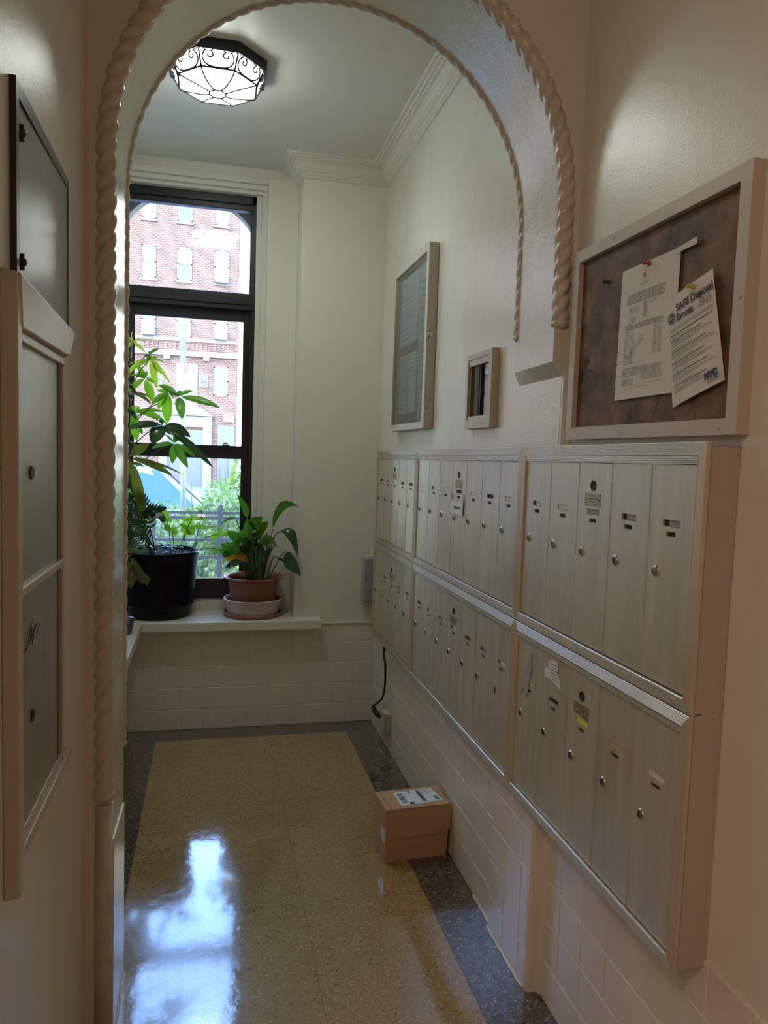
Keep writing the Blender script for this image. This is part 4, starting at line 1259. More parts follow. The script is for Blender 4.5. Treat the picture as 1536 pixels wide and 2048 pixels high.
# overlapping front flap folded down over the front, with rounded lower edge
n_ = 10; vs_ = []
for i in range(n_ + 1):
    u = i / n_
    dip = 0.108 - 0.012 * (u > 0.75) * (u - 0.75) * 4 - (0.012 if i == 0 else 0)
    q = a.lerp(b, u)
    vs_ += [(q.x, q.y - 0.0075, 0.206), (q.x, q.y - 0.0075 + dip * 0.055, 0.206 - dip), (q.x, q.y - 0.0005 + dip * 0.055, 0.206 - dip)]
fl.add(vs_, [(i * 3 + j, i * 3 + j + 1, (i + 1) * 3 + j + 1, (i + 1) * 3 + j) for i in range(n_) for j in range(2)])
fl.build('front_flap', 'cardboard', cb, recalc=False)
mb = MB()
for u0, u1, h in ((0.0, 0.075, 0.003), (0.085, 0.13, 0.0055), (0.13, 0.995, 0.004)):
    q = [a.lerp(b, u0), a.lerp(b, u1), d.lerp(c_, u1), d.lerp(c_, u0)]
    lo = [(v_.x, v_.y, 0.2045) for v_ in q]; hi = [(v_.x, v_.y, 0.2045 + h) for v_ in q]
    mb.add(lo + hi, [(0, 1, 5, 4), (1, 2, 6, 5), (2, 3, 7, 6), (3, 0, 4, 7), (4, 5, 6, 7)])
mb.build('top_flap', 'cardboard', cb, bevel=0.001)
mb = MB(); q = [Vector(b0[0]), Vector(b0[3]), Vector(t4[3]), Vector(t4[0])]
def LF(s_, z_): 
    p = q[0].lerp(q[1], s_).lerp(q[3].lerp(q[2], s_), z_ / 0.205); return (p.x - 0.0008, p.y, p.z)
mb.quad(LF(0.0, 0.075), LF(0.42, 0.075), LF(0.42, 0.125), LF(0.0, 0.125)); mb.build('packing_tape', 'cardboard_edge', cb)
def TP(u, v, h=0.0095):
    p = a.lerp(b, u).lerp(d.lerp(c_, u), v); return (p.x, p.y, 0.2 + h)
lab = MB(); lab.quad(TP(0.26, 0.12), TP(0.93, 0.20), TP(0.88, 0.90), TP(0.26, 0.84))
lb_ = lab.build('shipping_label', 'signwhite', cb)
mb = MB()
def LP(u, v): 
    p0 = Vector(TP(0.26, 0.12)).lerp(Vector(TP(0.93, 0.20)), u); p1_ = Vector(TP(0.26, 0.84)).lerp(Vector(TP(0.88, 0.90)), u)
    p = p0.lerp(p1_, v); return (p.x, p.y, 0.2102)
for k_ in range(7):
    v_ = 0.18 + k_ * 0.105
    mb.quad(LP(0.06, v_), LP(0.20 - 0.02 * (k_ % 2), v_), LP(0.20, v_ + 0.03 + 0.02 * (k_ % 2)), LP(0.06, v_ + 0.05))
    mb.quad(LP(0.86, 0.10 + k_ * 0.045), LP(0.96, 0.10 + k_ * 0.045), LP(0.96, 0.12 + k_ * 0.045), LP(0.86, 0.12 + k_ * 0.045))
mb.quad(LP(0.22, 0.03), LP(0.33, 0.03), LP(0.33, 0.16), LP(0.22, 0.16))
for k_ in range(18):
    v_ = 0.12 + k_ * 0.045
    mb.quad(LP(0.55, v_), LP(0.64, v_), LP(0.64, v_ + 0.025), LP(0.55, v_ + 0.025))
for k_ in range(5):
    mb.quad(LP(0.68 + k_ * 0.055, 0.6), LP(0.69 + k_ * 0.055, 0.6), LP(0.69 + k_ * 0.055, 0.95), LP(0.68 + k_ * 0.055, 0.95))
mb.quad(LP(0.36, 0.82), LP(0.41, 0.82), LP(0.41, 0.98), LP(0.36, 0.98))
mb.build('label_print', 'ink_blue', lb_)

# ================================================================== PLANTS ON THE SILL
PALMATE=[
  ((-0.403, 4.06, 2.047), [((-0.398, 4.023, 2.091), 0.02), ((-0.341, 4.066, 2.048), 0.014), ((-0.335, 4.042, 1.988), 0.018), ((-0.434, 4.075, 2.053), 0.014), ((-0.431, 4.078, 2.005), 0.018)], 0) ,
  ((-0.316, 4.0, 1.976), [((-0.299, 3.939, 1.99), 0.008), ((-0.329, 3.932, 1.989), 0.008), ((-0.277, 4.047, 1.971), 0.01), ((-0.337, 3.966, 1.96), 0.01), ((-0.319, 3.963, 1.937), 0.02)], 0) ,
  ((-0.308, 3.98, 1.951), [((-0.424, 4.049, 1.921), 0.014), ((-0.422, 3.976, 1.862), 0.035), ((-0.334, 4.027, 1.908), 0.03), ((-0.275, 3.977, 1.805), 0.035), ((-0.252, 3.999, 1.878), 0.035), ((-0.203, 3.931, 1.823), 0.018)], 0) ,
  ((-0.34, 4.05, 1.856), [((-0.38, 4.069, 1.928), 0.03), ((-0.436, 4.102, 1.873), 0.025), ((-0.417, 4.053, 1.784), 0.04), ((-0.301, 4.084, 1.739), 0.045), ((-0.278, 4.074, 1.831), 0.02), ((-0.289, 3.989, 1.844), 0.012)], 1) ,
  ((-0.166, 3.98, 1.77), [((-0.27, 4.016, 1.826), 0.045), ((-0.094, 3.993, 1.803), 0.03), ((0.043, 3.952, 1.719), 0.045), ((-0.145, 3.914, 1.649), 0.05), ((-0.223, 4.031, 1.786), 0.03)], 1) ,
  ((-0.213, 3.95, 1.781), [((-0.299, 3.946, 1.72), 0.045), ((-0.268, 3.981, 1.7), 0.045), ((-0.222, 4.003, 1.631), 0.055), ((-0.279, 3.98, 1.792), 0.02)], 1) ,
  ((-0.389, 4.05, 1.687), [((-0.238, 4.109, 1.69), 0.035), ((-0.22, 4.035, 1.623), 0.045), ((-0.433, 4.092, 1.674), 0.02), ((-0.361, 4.042, 1.71), 0.03), ((-0.429, 4.111, 1.715), 0.04), ((-0.38, 4.103, 1.534), 0.05)], 2) ,
  ((-0.242, 3.95, 1.619), [((-0.365, 3.894, 1.598), 0.05), ((-0.29, 3.899, 1.518), 0.075), ((-0.181, 3.91, 1.565), 0.04), ((-0.106, 4.015, 1.565), 0.06), ((0.011, 3.941, 1.409), 0.045), ((-0.42, 3.968, 1.587), 0.05)], 3) ,
  ((-0.185, 3.92, 1.53), [((-0.291, 3.892, 1.497), 0.035), ((-0.192, 3.921, 1.424), 0.04), ((-0.114, 3.904, 1.405), 0.04), ((-0.231, 3.899, 1.573), 0.012), ((-0.071, 3.932, 1.456), 0.03)], 3) ,
  ((-0.403, 3.95, 1.452), [((-0.19, 3.962, 1.359), 0.05), ((-0.342, 4.007, 1.106), 0.055), ((-0.421, 3.975, 1.344), 0.04), ((-0.134, 4.01, 1.361), 0.014), ((-0.312, 4.0, 1.522), 0.05)], 4) ,
]
SPROUTS=[
  ((-0.22, 4.05, 1.117), [((-0.251, 4.079, 1.187), 0.045), ((-0.196, 4.06, 1.125), 0.03)]) ,
  ((-0.202, 4.02, 1.086), [((-0.237, 4.0, 1.079), 0.045), ((-0.17, 4.042, 1.049), 0.04), ((-0.24, 4.048, 1.108), 0.02)]) ,
  ((-0.093, 4.1, 1.127), [((-0.153, 4.124, 1.119), 0.03), ((-0.013, 4.104, 1.127), 0.02), ((-0.127, 4.113, 1.077), 0.03), ((-0.102, 4.083, 1.154), 0.02)]) ,
  ((-0.117, 4.05, 1.083), [((-0.133, 4.07, 1.047), 0.06), ((-0.083, 4.054, 1.049), 0.06), ((0.009, 4.037, 1.09), 0.03), ((-0.157, 4.024, 1.103), 0.03)]) ,
  ((0.053, 4.15, 1.039), [((0.001, 4.171, 1.01), 0.04), ((0.114, 4.179, 1.036), 0.03), ((0.043, 4.125, 1.086), 0.03)]) ,
  ((0.088, 4.12, 0.945), [((0.002, 4.138, 0.951), 0.04), ((0.097, 4.115, 0.91), 0.05), ((0.13, 4.099, 0.983), 0.05), ((0.062, 4.108, 0.982), 0.03)]) ,
  ((-0.039, 4.1, 1.158), [((-0.061, 4.116, 1.174), 0.02), ((-0.027, 4.122, 1.161), 0.02)]) ,
]
FRONDS=[
  [(-0.277, 4.01, 0.959), (-0.333, 3.99, 1.087), (-0.387, 3.97, 1.164), (-0.419, 3.95, 1.173)] ,
  [(-0.277, 4.01, 0.959), (-0.324, 3.99, 1.062), (-0.386, 3.97, 1.106), (-0.422, 3.95, 1.082)] ,
  [(-0.279, 3.99, 0.962), (-0.354, 3.97, 1.031), (-0.418, 3.95, 1.033)] ,
  [(-0.285, 4.01, 0.959), (-0.371, 3.99, 0.961), (-0.345, 3.97, 0.931), (-0.296, 3.95, 0.85)] ,
  [(-0.277, 4.01, 0.967), (-0.317, 3.99, 1.163), (-0.356, 3.97, 1.239), (-0.401, 3.95, 1.231)] ,
  [(-0.281, 4.01, 0.967), (-0.305, 3.99, 1.13), (-0.292, 3.97, 1.173), (-0.247, 3.95, 1.176)] ,
  [(-0.285, 4.01, 0.955), (-0.427, 3.99, 0.953), (-0.393, 3.97, 0.914), (-0.367, 3.95, 0.833)] ,
]
TRUNK= [(-0.304, 4.1, 0.947), (-0.312, 4.1, 0.999), (-0.329, 4.1, 1.042), (-0.366, 4.1, 1.11)]
STEM= [(-0.423, 4.09, 1.065), (-0.431, 4.09, 1.245), (-0.428, 4.09, 1.47), (-0.418, 4.09, 1.692), (-0.426, 4.09, 1.846), (-0.412, 4.09, 1.926), (-0.416, 4.09, 2.0), (-0.406, 4.09, 2.051)]
LILY=[
  ([ (0.294, 4.09, 0.818),(0.318, 4.07, 0.982),(0.333, 4.05, 1.081) ],[ (0.333, 4.05, 1.091),(0.357, 4.02, 1.19),(0.41, 3.99, 1.236),(0.466, 3.96, 1.21) ], 0.06 , 0 ),
  ([ (0.279, 4.09, 0.818),(0.308, 4.06, 0.959),(0.342, 4.03, 1.045),(0.367, 4.0, 1.072) ],[ (0.367, 4.0, 1.072),(0.421, 3.97, 1.062),(0.458, 3.94, 0.952) ], 0.07 , 1 ),
  ([ (0.322, 4.09, 0.833),(0.373, 4.035, 0.924),(0.401, 3.98, 0.97) ],[ (0.405, 3.98, 0.965),(0.423, 3.95, 0.903),(0.475, 3.92, 0.85) ], 0.09 , 1 ),
  ([ (0.265, 4.09, 0.818),(0.235, 4.12, 0.951),(0.2, 4.15, 1.128) ],[ (0.2, 4.15, 1.133),(0.183, 4.12, 1.189),(0.143, 4.09, 1.262) ], 0.05 , 0 ),
  ([ (0.265, 4.09, 0.818),(0.253, 4.105, 0.977),(0.21, 4.12, 1.044) ],[ (0.214, 4.12, 1.044),(0.203, 4.09, 1.085),(0.191, 4.06, 1.132) ], 0.09 , 0 ),
  ([ (0.27, 4.09, 0.818),(0.257, 4.095, 0.979),(0.251, 4.1, 1.075) ],[ (0.256, 4.1, 1.061),(0.239, 4.07, 1.126),(0.274, 4.04, 1.149) ], 0.09 , 2 ),
  ([ (0.275, 4.09, 0.818),(0.266, 4.075, 0.981),(0.268, 4.06, 1.055) ],[ (0.268, 4.06, 1.055),(0.284, 4.03, 1.102),(0.3, 4.0, 1.129) ], 0.05 , 2 ),
  ([ (0.265, 4.09, 0.818),(0.242, 4.07, 0.933),(0.225, 4.05, 1.032) ],[ (0.23, 4.05, 1.027),(0.191, 4.02, 1.059),(0.139, 3.99, 1.057) ], 0.07 , 2 ),
  ([ (0.26, 4.09, 0.818),(0.221, 4.095, 0.905),(0.196, 4.1, 0.963) ],[ (0.196, 4.1, 0.963),(0.137, 4.07, 1.029),(0.089, 4.04, 1.066) ], 0.08 , 0 ),
  ([ (0.26, 4.09, 0.818),(0.217, 4.105, 0.879),(0.178, 4.12, 0.926) ],[ (0.178, 4.12, 0.926),(0.125, 4.09, 0.969),(0.054, 4.06, 0.992) ], 0.08 , 0 ),
  ([ (0.26, 4.09, 0.818),(0.214, 4.045, 0.879),(0.169, 4.0, 0.914) ],[ (0.169, 4.0, 0.914),(0.122, 3.97, 0.905),(0.081, 3.94, 0.886) ], 0.045 , 1 ),
  ([ (0.284, 4.09, 0.818),(0.298, 4.045, 0.937),(0.303, 4.0, 1.0) ],[ (0.298, 4.0, 0.996),(0.282, 3.97, 1.014),(0.325, 3.94, 1.046) ], 0.07 , 2 ),
  ([ (0.313, 4.09, 0.833),(0.336, 4.045, 0.922),(0.356, 4.0, 0.931) ],[ (0.356, 4.0, 0.931),(0.377, 3.97, 0.924),(0.412, 3.94, 0.909) ], 0.02 , 1 ),
  ([ (0.279, 4.09, 0.818),(0.274, 4.055, 0.96),(0.275, 4.02, 1.036) ],[ (0.275, 4.02, 1.036),(0.301, 3.99, 1.04),(0.356, 3.96, 0.991) ], 0.04 , 2 ),
  ([ (0.26, 4.09, 0.818),(0.234, 4.085, 0.931),(0.209, 4.08, 0.99) ],[ (0.209, 4.08, 0.99),(0.169, 4.05, 1.017),(0.123, 4.02, 0.964) ], 0.07 , 2 ),
  ([ (0.265, 4.09, 0.818),(0.245, 4.095, 0.881),(0.211, 4.1, 0.914) ],[ (0.211, 4.1, 0.914),(0.148, 4.07, 0.919),(0.073, 4.04, 0.913) ], 0.06 , 3 ),
  ([ (0.255, 4.09, 0.818),(0.197, 4.125, 0.974),(0.138, 4.16, 1.127) ],[ (0.138, 4.16, 1.129),(0.095, 4.13, 1.124),(0.052, 4.1, 1.097) ], 0.02 , 0 ),
  ([ (0.255, 4.09, 0.818),(0.207, 4.115, 0.902),(0.15, 4.14, 0.953) ],[ (0.15, 4.14, 0.953),(0.102, 4.11, 0.937),(0.064, 4.08, 0.927) ], 0.07 , 0 ),
]

# big black pot with the umbrella-leaf tree
PCX, PCY = -0.262, 4.13
bt = thing('potted_tree', 'tall umbrella-leaved plant in a big black plastic pot at the left of the sill', 'potted plant', (PCX, PCY, 0.60))
mb = MB()
mb.lathe([(0.0001, 0.002), (0.150, 0.0), (0.160, 0.006), (0.172, 0.055), (0.174, 0.064), (0.181, 0.066), (0.183, 0.074), (0.180, 0.080), (0.192, 0.22), (0.203, 0.335), (0.209, 0.338), (0.211, 0.350), (0.209, 0.358), (0.203, 0.358), (0.196, 0.335), (0.192, 0.30)], (PCX, PCY, 0.60), 56)
mb.build('pot', 'black_pot', bt)
def soil(c, r_, z):
    mb = MB(); R5 = random.Random(5); nr, na = 9, 30; vs_ = [(c[0], c[1], z + .004)]
    for i in range(1, nr + 1):
        for j in range(na):
            th = 2 * PI * j / na; rr = r_ * i / nr
            vs_.append((c[0] + rr * math.cos(th), c[1] + rr * math.sin(th), z + R5.uniform(-.004, .006)))
    fs = [(0, 1 + j, 1 + (j + 1) % na) for j in range(na)]
    fs += [(1 + (i - 1) * na + j, 1 + i * na + j, 1 + i * na + (j + 1) % na, 1 + (i - 1) * na + (j + 1) % na) for i in range(1, nr) for j in range(na)]
    mb.add(vs_, fs, 0, True); return mb
soil((PCX, PCY), 0.197, 0.935).build('soil', 'soil', bt)
mb = MB()
tr = smooth_path([(-0.292, 4.11, 0.92)] + TRUNK[1:] + [(-0.41, 4.09, 1.19)] + STEM[1:], 6)
kk = len(tr)
mb.tube(tr, [0.017 * (1 - 0.55 * min(1, i / 16)) * (1 - 0.6 * i / kk) + 0.001 for i in range(kk)], 10)
mb.build('trunk', 'bark', bt)
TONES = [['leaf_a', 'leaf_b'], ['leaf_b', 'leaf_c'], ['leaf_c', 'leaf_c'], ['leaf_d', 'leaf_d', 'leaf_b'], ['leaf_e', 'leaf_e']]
def stem_at(z):
    best = min(tr, key=lambda p: abs(p.z - z)); return best
for hi, (hub, tips, tone) in enumerate(PALMATE):
    H_ = Vector(hub)
    mb = MB()
    for ti, (tp_, w_) in enumerate(tips):
        T_ = Vector(tp_); d = T_ - H_
        up = Vector((0.15 * math.sin(ti * 2.1), -0.75, 0.65 + 0.2 * math.cos(ti)))
        st0 = H_ + d * 0.05
        leaf(mb, st0, T_, w_ * 1.02, up=up, droop=0.06 + 0.05 * (ti % 2), fold=0.22, n=10, mi=0, wave=0.01)
    # extra short leaflets behind to fill the whorl
    R6 = random.Random(hi)
    for e in range(2):
        a = R6.uniform(0, 2 * PI); L = 0.05 + 0.03 * R6.random()
        leaf(mb, H_, H_ + Vector((math.cos(a) * L, 0.06, math.sin(a) * L * 0.7)), 0.022, up=(0, -0.7, 0.6), droop=0.08, n=8)
    tn = TONES[tone]
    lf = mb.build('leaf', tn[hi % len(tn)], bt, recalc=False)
    s0 = stem_at(max(1.08, H_.z - 0.10 - 0.04 * (hi % 3)))
    mid = (s0 + H_) / 2 + Vector((0, 0, 0.045))
    if (s0 - H_).length > 0.02:
        MB().tube(bez(s0, mid, H_, 10), [0.0032 - 0.0015 * i / 10 for i in range(11)], 8).build('petiole', 'stem', lf)
# inner foliage close to the stem
R7 = random.Random(21)
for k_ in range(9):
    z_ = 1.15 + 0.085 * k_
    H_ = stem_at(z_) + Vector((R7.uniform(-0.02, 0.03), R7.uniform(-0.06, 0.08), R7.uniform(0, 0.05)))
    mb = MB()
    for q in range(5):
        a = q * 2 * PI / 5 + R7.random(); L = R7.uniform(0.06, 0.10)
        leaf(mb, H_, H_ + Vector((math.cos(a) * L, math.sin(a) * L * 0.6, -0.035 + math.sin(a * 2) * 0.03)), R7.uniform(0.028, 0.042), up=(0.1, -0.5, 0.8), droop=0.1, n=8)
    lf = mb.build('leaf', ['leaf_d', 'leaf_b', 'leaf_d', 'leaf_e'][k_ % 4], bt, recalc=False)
    s0 = stem_at(z_ - 0.06)
    MB().tube(bez(s0, (s0 + H_) / 2 + Vector((0, 0, 0.02)), H_, 8), 0.0022, 8).build('petiole', 'stem', lf)
for si, (hub, tips) in enumerate(SPROUTS):
    H_ = Vector(hub)
    if H_.x > 0.02: H_ = H_ + Vector((0, 0.02, 0))
    mb = MB()
    for ti, (tp_, w_) in enumerate(tips):
        leaf(mb, H_, tp_, w_, up=(0.1, -0.8, 0.5), droop=0.06, fold=0.15, n=9)
    lf = mb.build('leaf', 'leaf_c' if si < 5 else 'leaf_b', bt, recalc=False)
    root = Vector((PCX + 0.06 + 0.02 * si, PCY - 0.03, 0.94))
    MB().tube(bez(root, (root + H_) / 2 + Vector((0, 0, 0.05)), H_, 9), 0.0022, 8).build('petiole', 'stem', lf)
mb = MB()
for k_ in range(16):   # creeping low leaves over the rim
    a = R7.uniform(-2.9, -0.2); rr = R7.uniform(0.08, 0.19)
    p = Vector((PCX + rr * math.cos(a), PCY + rr * math.sin(a) * 0.9, 0.95 + R7.random() * 0.04))
    leaf(mb, p, p + Vector((R7.uniform(-.05, .06), R7.uniform(-.03, .03), R7.uniform(-.005, .02))), R7.uniform(0.018, 0.03), up=(0, -0.3, 1), droop=0.1, n=7)
mb.build('leaf', 'lily_d', bt, recalc=False)
# palm fronds
for fi, path in enumerate(FRONDS):
    pts = smooth_path(path, 7)
    mb = MB().tube(pts, [0.0028 * (1 - 0.7 * i / len(pts)) for i in range(len(pts))], 6)
    kk = len(pts)
    for i in range(kk // 4, kk):
        p = pts[i]; t_ = (pts[min(i + 1, kk - 1)] - pts[i - 1]).normalized()
        L = 0.075 * (1 - 0.5 * abs((i - kk * 0.6) / (kk * 0.45)))
        for sgn in (-1, 1):
            sd = t_.cross(Vector((0.2, -1, 0.1))).normalized() * sgn
            tip = p + (sd * 0.8 + t_ * 0.75 + Vector((0, -0.15, -0.25))) * L
            leaf(mb, p, tip, 0.0125, up=(0, -1, 0.4), droop=0.05, n=6)
    mb.build('palm_frond', 'leaf_d' if fi not in (3, 6) else 'leaf_e', bt, recalc=False)

# peace lily in terracotta pot
LX, LY = 0.237, 4.10
pl = thing('potted_peace_lily', 'leafy peace lily in a terracotta plastic pot with drooping leaves, right end of the sill', 'potted plant', (LX, LY, 0.60))
MB().lathe([(0.0001, 0.003), (0.148, 0.0), (0.155, 0.006), (0.160, 0.020), (0.157, 0.024), (0.150, 0.012), (0.0001, 0.010)], (LX, LY, 0.60), 56).build('saucer', 'terracotta', pl)
rib = lambda th, z: 1 + (0.006 * math.cos(th * 60) if 0.030 < z < 0.062 else 0)
MB().lathe([(0.0001, 0.012), (0.132, 0.012), (0.139, 0.022), (0.1415, 0.034), (0.1435, 0.058), (0.146, 0.066), (0.150, 0.084), (0.158, 0.090), (0.160, 0.096), (0.155, 0.098), (0.149, 0.092), (0.140, 0.070), (0.135, 0.024), (0.0001, 0.022)], (LX, LY, 0.60), 240, 0, rib).build('drip_tray', 'offwhite_pl', pl)
MB().lathe([(0.0001, 0.026), (0.112, 0.026), (0.118, 0.030), (0.137, 0.195), (0.140, 0.200), (0.160, 0.207), (0.168, 0.213), (0.168, 0.218), (0.158, 0.218), (0.140, 0.210), (0.134, 0.195), (0.131, 0.17)], (LX, LY, 0.60), 64).build('pot', 'terracotta', pl)
soil((LX, LY), 0.134, 0.785).build('soil', 'soil', pl)
LT = ['lily_a', 'lily_d', 'leaf_b', 'leaf_o']
for li, (stp, bl, w_, tn) in enumerate(LILY):
    s0 = Vector(stp[0]); s0.z = 0.785; s0.x = LX + (s0.x - LX) * 0.9; s0.y = LY + rnd.uniform(-0.03, 0.02)
    pth = smooth_path([s0] + [Vector(p) for p in stp[1:]], 6)
    B_ = [Vector(p) for p in bl]
    mb = MB()
    if len(B_) == 2: leaf(mb, B_[0], B_[1], w_ * 0.8, up=(0, -0.9, 0.5), fold=0.3, n=14, wave=0.05)
    else:
        midp = B_[1] * 2 - (B_[0] + B_[-1]) / 2 if len(B_) == 3 else (B_[1] + B_[2]) / 2 * 2 - (B_[0] + B_[-1]) / 2
        leaf(mb, B_[0], B_[-1], w_ * 0.8, up=(0.1, -0.9, 0.35), mid=midp, fold=0.3, n=16, wave=0.06)
    lf = mb.build('leaf', LT[tn], pl, recalc=False)
    MB().tube(pth, [0.0042 - 0.002 * i / len(pth) for i in range(len(pth))], 8).build('leaf_stalk', 'stem', lf)
mb = MB()
for k_ in range(22):
    a = rnd.uniform(0, 2 * PI); rr = rnd.uniform(0.005, 0.045)
    p0 = Vector((LX + 0.01 + rr * math.cos(a), LY + rr * math.sin(a), 0.785)); tp_ = p0 + Vector((math.cos(a) * 0.05 + rnd.uniform(-.03, .03), rnd.uniform(-.04, .04), rnd.uniform(0.16, 0.28)))
    mb.tube(bez(p0, (p0 + tp_) / 2 + Vector((-.01, 0, .02)), tp_, 6), 0.003, 6)
mb.build('stalk_clump', 'stem', pl)
for k_ in range(17):
    a = rnd.uniform(0, 2 * PI); p0 = Vector((LX - 0.01 + 0.03 * math.cos(a), LY + 0.03 * math.sin(a), 0.93 + rnd.random() * 0.09))
    mb = MB(); dv = Vector((rnd.uniform(-0.10, 0.06), rnd.uniform(-.05, .06), rnd.uniform(0.0, 0.11)))
    leaf(mb, p0, p0 + dv, rnd.uniform(0.032, 0.05), up=(0, -0.9, 0.4), droop=0.12, fold=0.3, n=10, wave=0.04)
    lf = mb.build('leaf', ['lily_a', 'lily_d'][k_ % 2], pl, recalc=False)
    b0_ = Vector((LX, LY, 0.785)); MB().tube([b0_, (b0_ + p0) / 2, p0], 0.0028, 6).build('leaf_stalk', 'stem', lf)

# small clear things on the left ledge
jr = thing('glass_jar', 'small clear glass jar standing on the ledge against the left of the black pot', 'jar', (-0.425, 3.86, 0.60))
MB().lathe([(0.0001, 0.0), (0.034, 0.0), (0.036, 0.006), (0.036, 0.10), (0.030, 0.118), (0.030, 0.135), (0.034, 0.138), (0.034, 0.142), (0.028, 0.142), (0.028, 0.118), (0.033, 0.10), (0.033, 0.008), (0.0001, 0.005)], (-0.435, 3.88, 0.60), 32).build('body', 'clear', jr)
MB().lathe([(0.0001, 0.006), (0.0325, 0.008), (0.0325, 0.06), (0.0001, 0.06)], (-0.435, 3.88, 0.60), 24).build('contents', 'bark', jr)
cp = thing('plastic_cup', 'crumpled clear plastic cup on the white ledge, left of the black pot', 'cup', (-0.375, 3.70, 0.60))
MB().lathe([(0.0001, 0.002), (0.022, 0.0), (0.024, 0.004), (0.036, 0.072), (0.039, 0.075), (0.038, 0.078), (0.034, 0.072), (0.022, 0.006), (0.0001, 0.005)], (-0.385, 3.70, 0.60), 28, 0, lambda th, z: 1 + 0.05 * math.sin(5 * th + z * 90)).build('body', 'clear', cp)

# ================================================================== OUTSIDE
GZ = -0.35
struct(MB().box(-30, 30, 4.56, 8.2, GZ - 0.3, GZ).build('ground_garden', 'grass'))
struct(MB().box(-40, 40, 8.2, 10.6, GZ - 0.3, GZ + 0.02).build('ground_sidewalk', 'concrete'))
struct(MB().box(-60, 60, 10.6, 34, GZ - 0.3, GZ - 0.1).build('ground_street', 'asphalt'))
struct(MB().box(-60, 60, 34, 60, GZ - 0.3, GZ + 0.02).build('ground_far_sidewalk', 'concrete'))

fe = thing('iron_fence', 'low black iron rail fence between the window and the rose bushes', 'fence', (-0.5, 6.0, GZ))
for i in range(9):
    x = -2.5 + 0.513 * i + 0.04 - 0.026
    mb = MB().box(x - 0.019, x + 0.019, 5.981, 6.019, GZ, 1.06); mb.ball((x, 6.0, 1.065), 0.02, 6)
    mb.build('post', 'iron', fe)
for z_ in (1.005, 0.965, 0.79, 0.65, 0.25):
    MB().box(-2.6, 1.75, 5.99, 6.01, z_ - 0.011, z_ + 0.011).build('rail', 'iron', fe)

def bush(name, label, c, rad, nleaf, mats, seed, flowers=0, size=0.05, grp='rose bushes behind the fence'):
    R8 = random.Random(seed)
    t = thing(name, label, 'bush', (c[0], c[1], GZ), grp)
    mb = MB()
    for k_ in range(nleaf):
        while True:
            p = Vector((R8.uniform(-1, 1), R8.uniform(-1, 1), R8.uniform(-1, 1)))
            if p.length < 1: break
        ln = 0.75 + 0.3 * math.sin(p.x * 5 + seed) * math.cos(p.z * 4 + seed)
        p = p.normalized() * (p.length ** 0.5) * ln
        q = Vector((c[0] + p.x * rad[0], c[1] + p.y * rad[1], c[2] + p.z * rad[2]))
        if q.z < GZ: continue
        d = Vector((R8.uniform(-1, 1), R8.uniform(-1, 1), R8.uniform(-0.6, 0.8))).normalized(); s_ = d.cross(Vector((R8.uniform(-1, 1), R8.uniform(-1, 1), R8.uniform(-1, 1)))).normalized()
        L = size * R8.uniform(0.6, 1.3); W_ = L * 0.3
        nrm = d.cross(s_) * L * 0.12
        mb.add([q, q + d * L * 0.5 + s_ * W_ + nrm, q + d * L, q + d * L * 0.5 - s_ * W_ + nrm, q + d * L * 0.5], [(0, 1, 4), (1, 2, 4), (2, 3, 4), (3, 0, 4)], 0 if R8.random() < 0.7 else 1)
    mb.build('foliage', mats, t, recalc=False)
    mb = MB()
    for k_ in range(12):
        a = R8.uniform(0, 2 * PI)
        e = Vector((c[0] + rad[0] * 0.8 * math.cos(a), c[1] + rad[1] * 0.8 * math.sin(a), c[2] + rad[2] * R8.uniform(0.2, 1.02)))
        b_ = Vector((c[0] + 0.1 * math.cos(a), c[1] + 0.1 * math.sin(a), GZ))
        mb.tube(bez(b_, Vector((e.x * .8 + b_.x * .2, e.y, (e.z + b_.z) * 0.45)), e, 8), [0.012 - 0.009 * i / 8 for i in range(9)], 6)
    mb.build('branches', 'bark', t)
    for k_ in range(flowers):
        a = R8.uniform(PI, 2 * PI)
        q = Vector((c[0] + rad[0] * 0.85 * math.cos(a), c[1] + rad[1] * 0.9 * math.sin(a), c[2] + rad[2] * R8.uniform(0.1, 0.7)))
        mb = MB()
        for pz in range(8):
            b2 = pz * PI / 4; L = 0.035
            leaf(mb, q, q + Vector((math.cos(b2) * L, -0.02, math.sin(b2) * L)), 0.032, up=(0, -1, 0.2), droop=0.15, n=5)
        mb.build('flower', 'pink', t, recalc=False)
    return t
bush('rose_bush', 'pink-flowered rose bush behind the fence, left half of the window', (-0.75, 7.3, 0.5), (0.55, 0.5, 0.70), 4200, ['bush', 'bush2'], 1, 4)
bush('rose_bush', 'dense sunlit green bush behind the fence, right half of the window', (0.12, 7.0, 0.62), (0.52, 0.5, 0.64), 5200, ['bush', 'bush2'], 2, 1)
bush('rose_bush', 'tall yellow-green bush at the right edge of the window', (0.42, 7.7, 1.0), (0.42, 0.4, 0.52), 3200, ['bush2', 'bush'], 3, 1)
bush('rose_bush', 'low bush behind the lower fence rails, right of the black pot', (-0.12, 6.6, 0.28), (0.40, 0.35, 0.42), 3000, ['bush', 'bush2'], 4, 1)
bush('rose_bush', 'bush to the left, mostly hidden by the archway and the black pot', (-1.5, 7.0, 0.4), (0.5, 0.5, 0.6), 2600, ['bush', 'bush2'], 5, 2)
bush('rose_bush', 'bush to the right, hidden beyond the window edge', (1.15, 7.1, 0.5), (0.5, 0.5, 0.7), 2600, ['bush', 'bush2'], 6, 1)

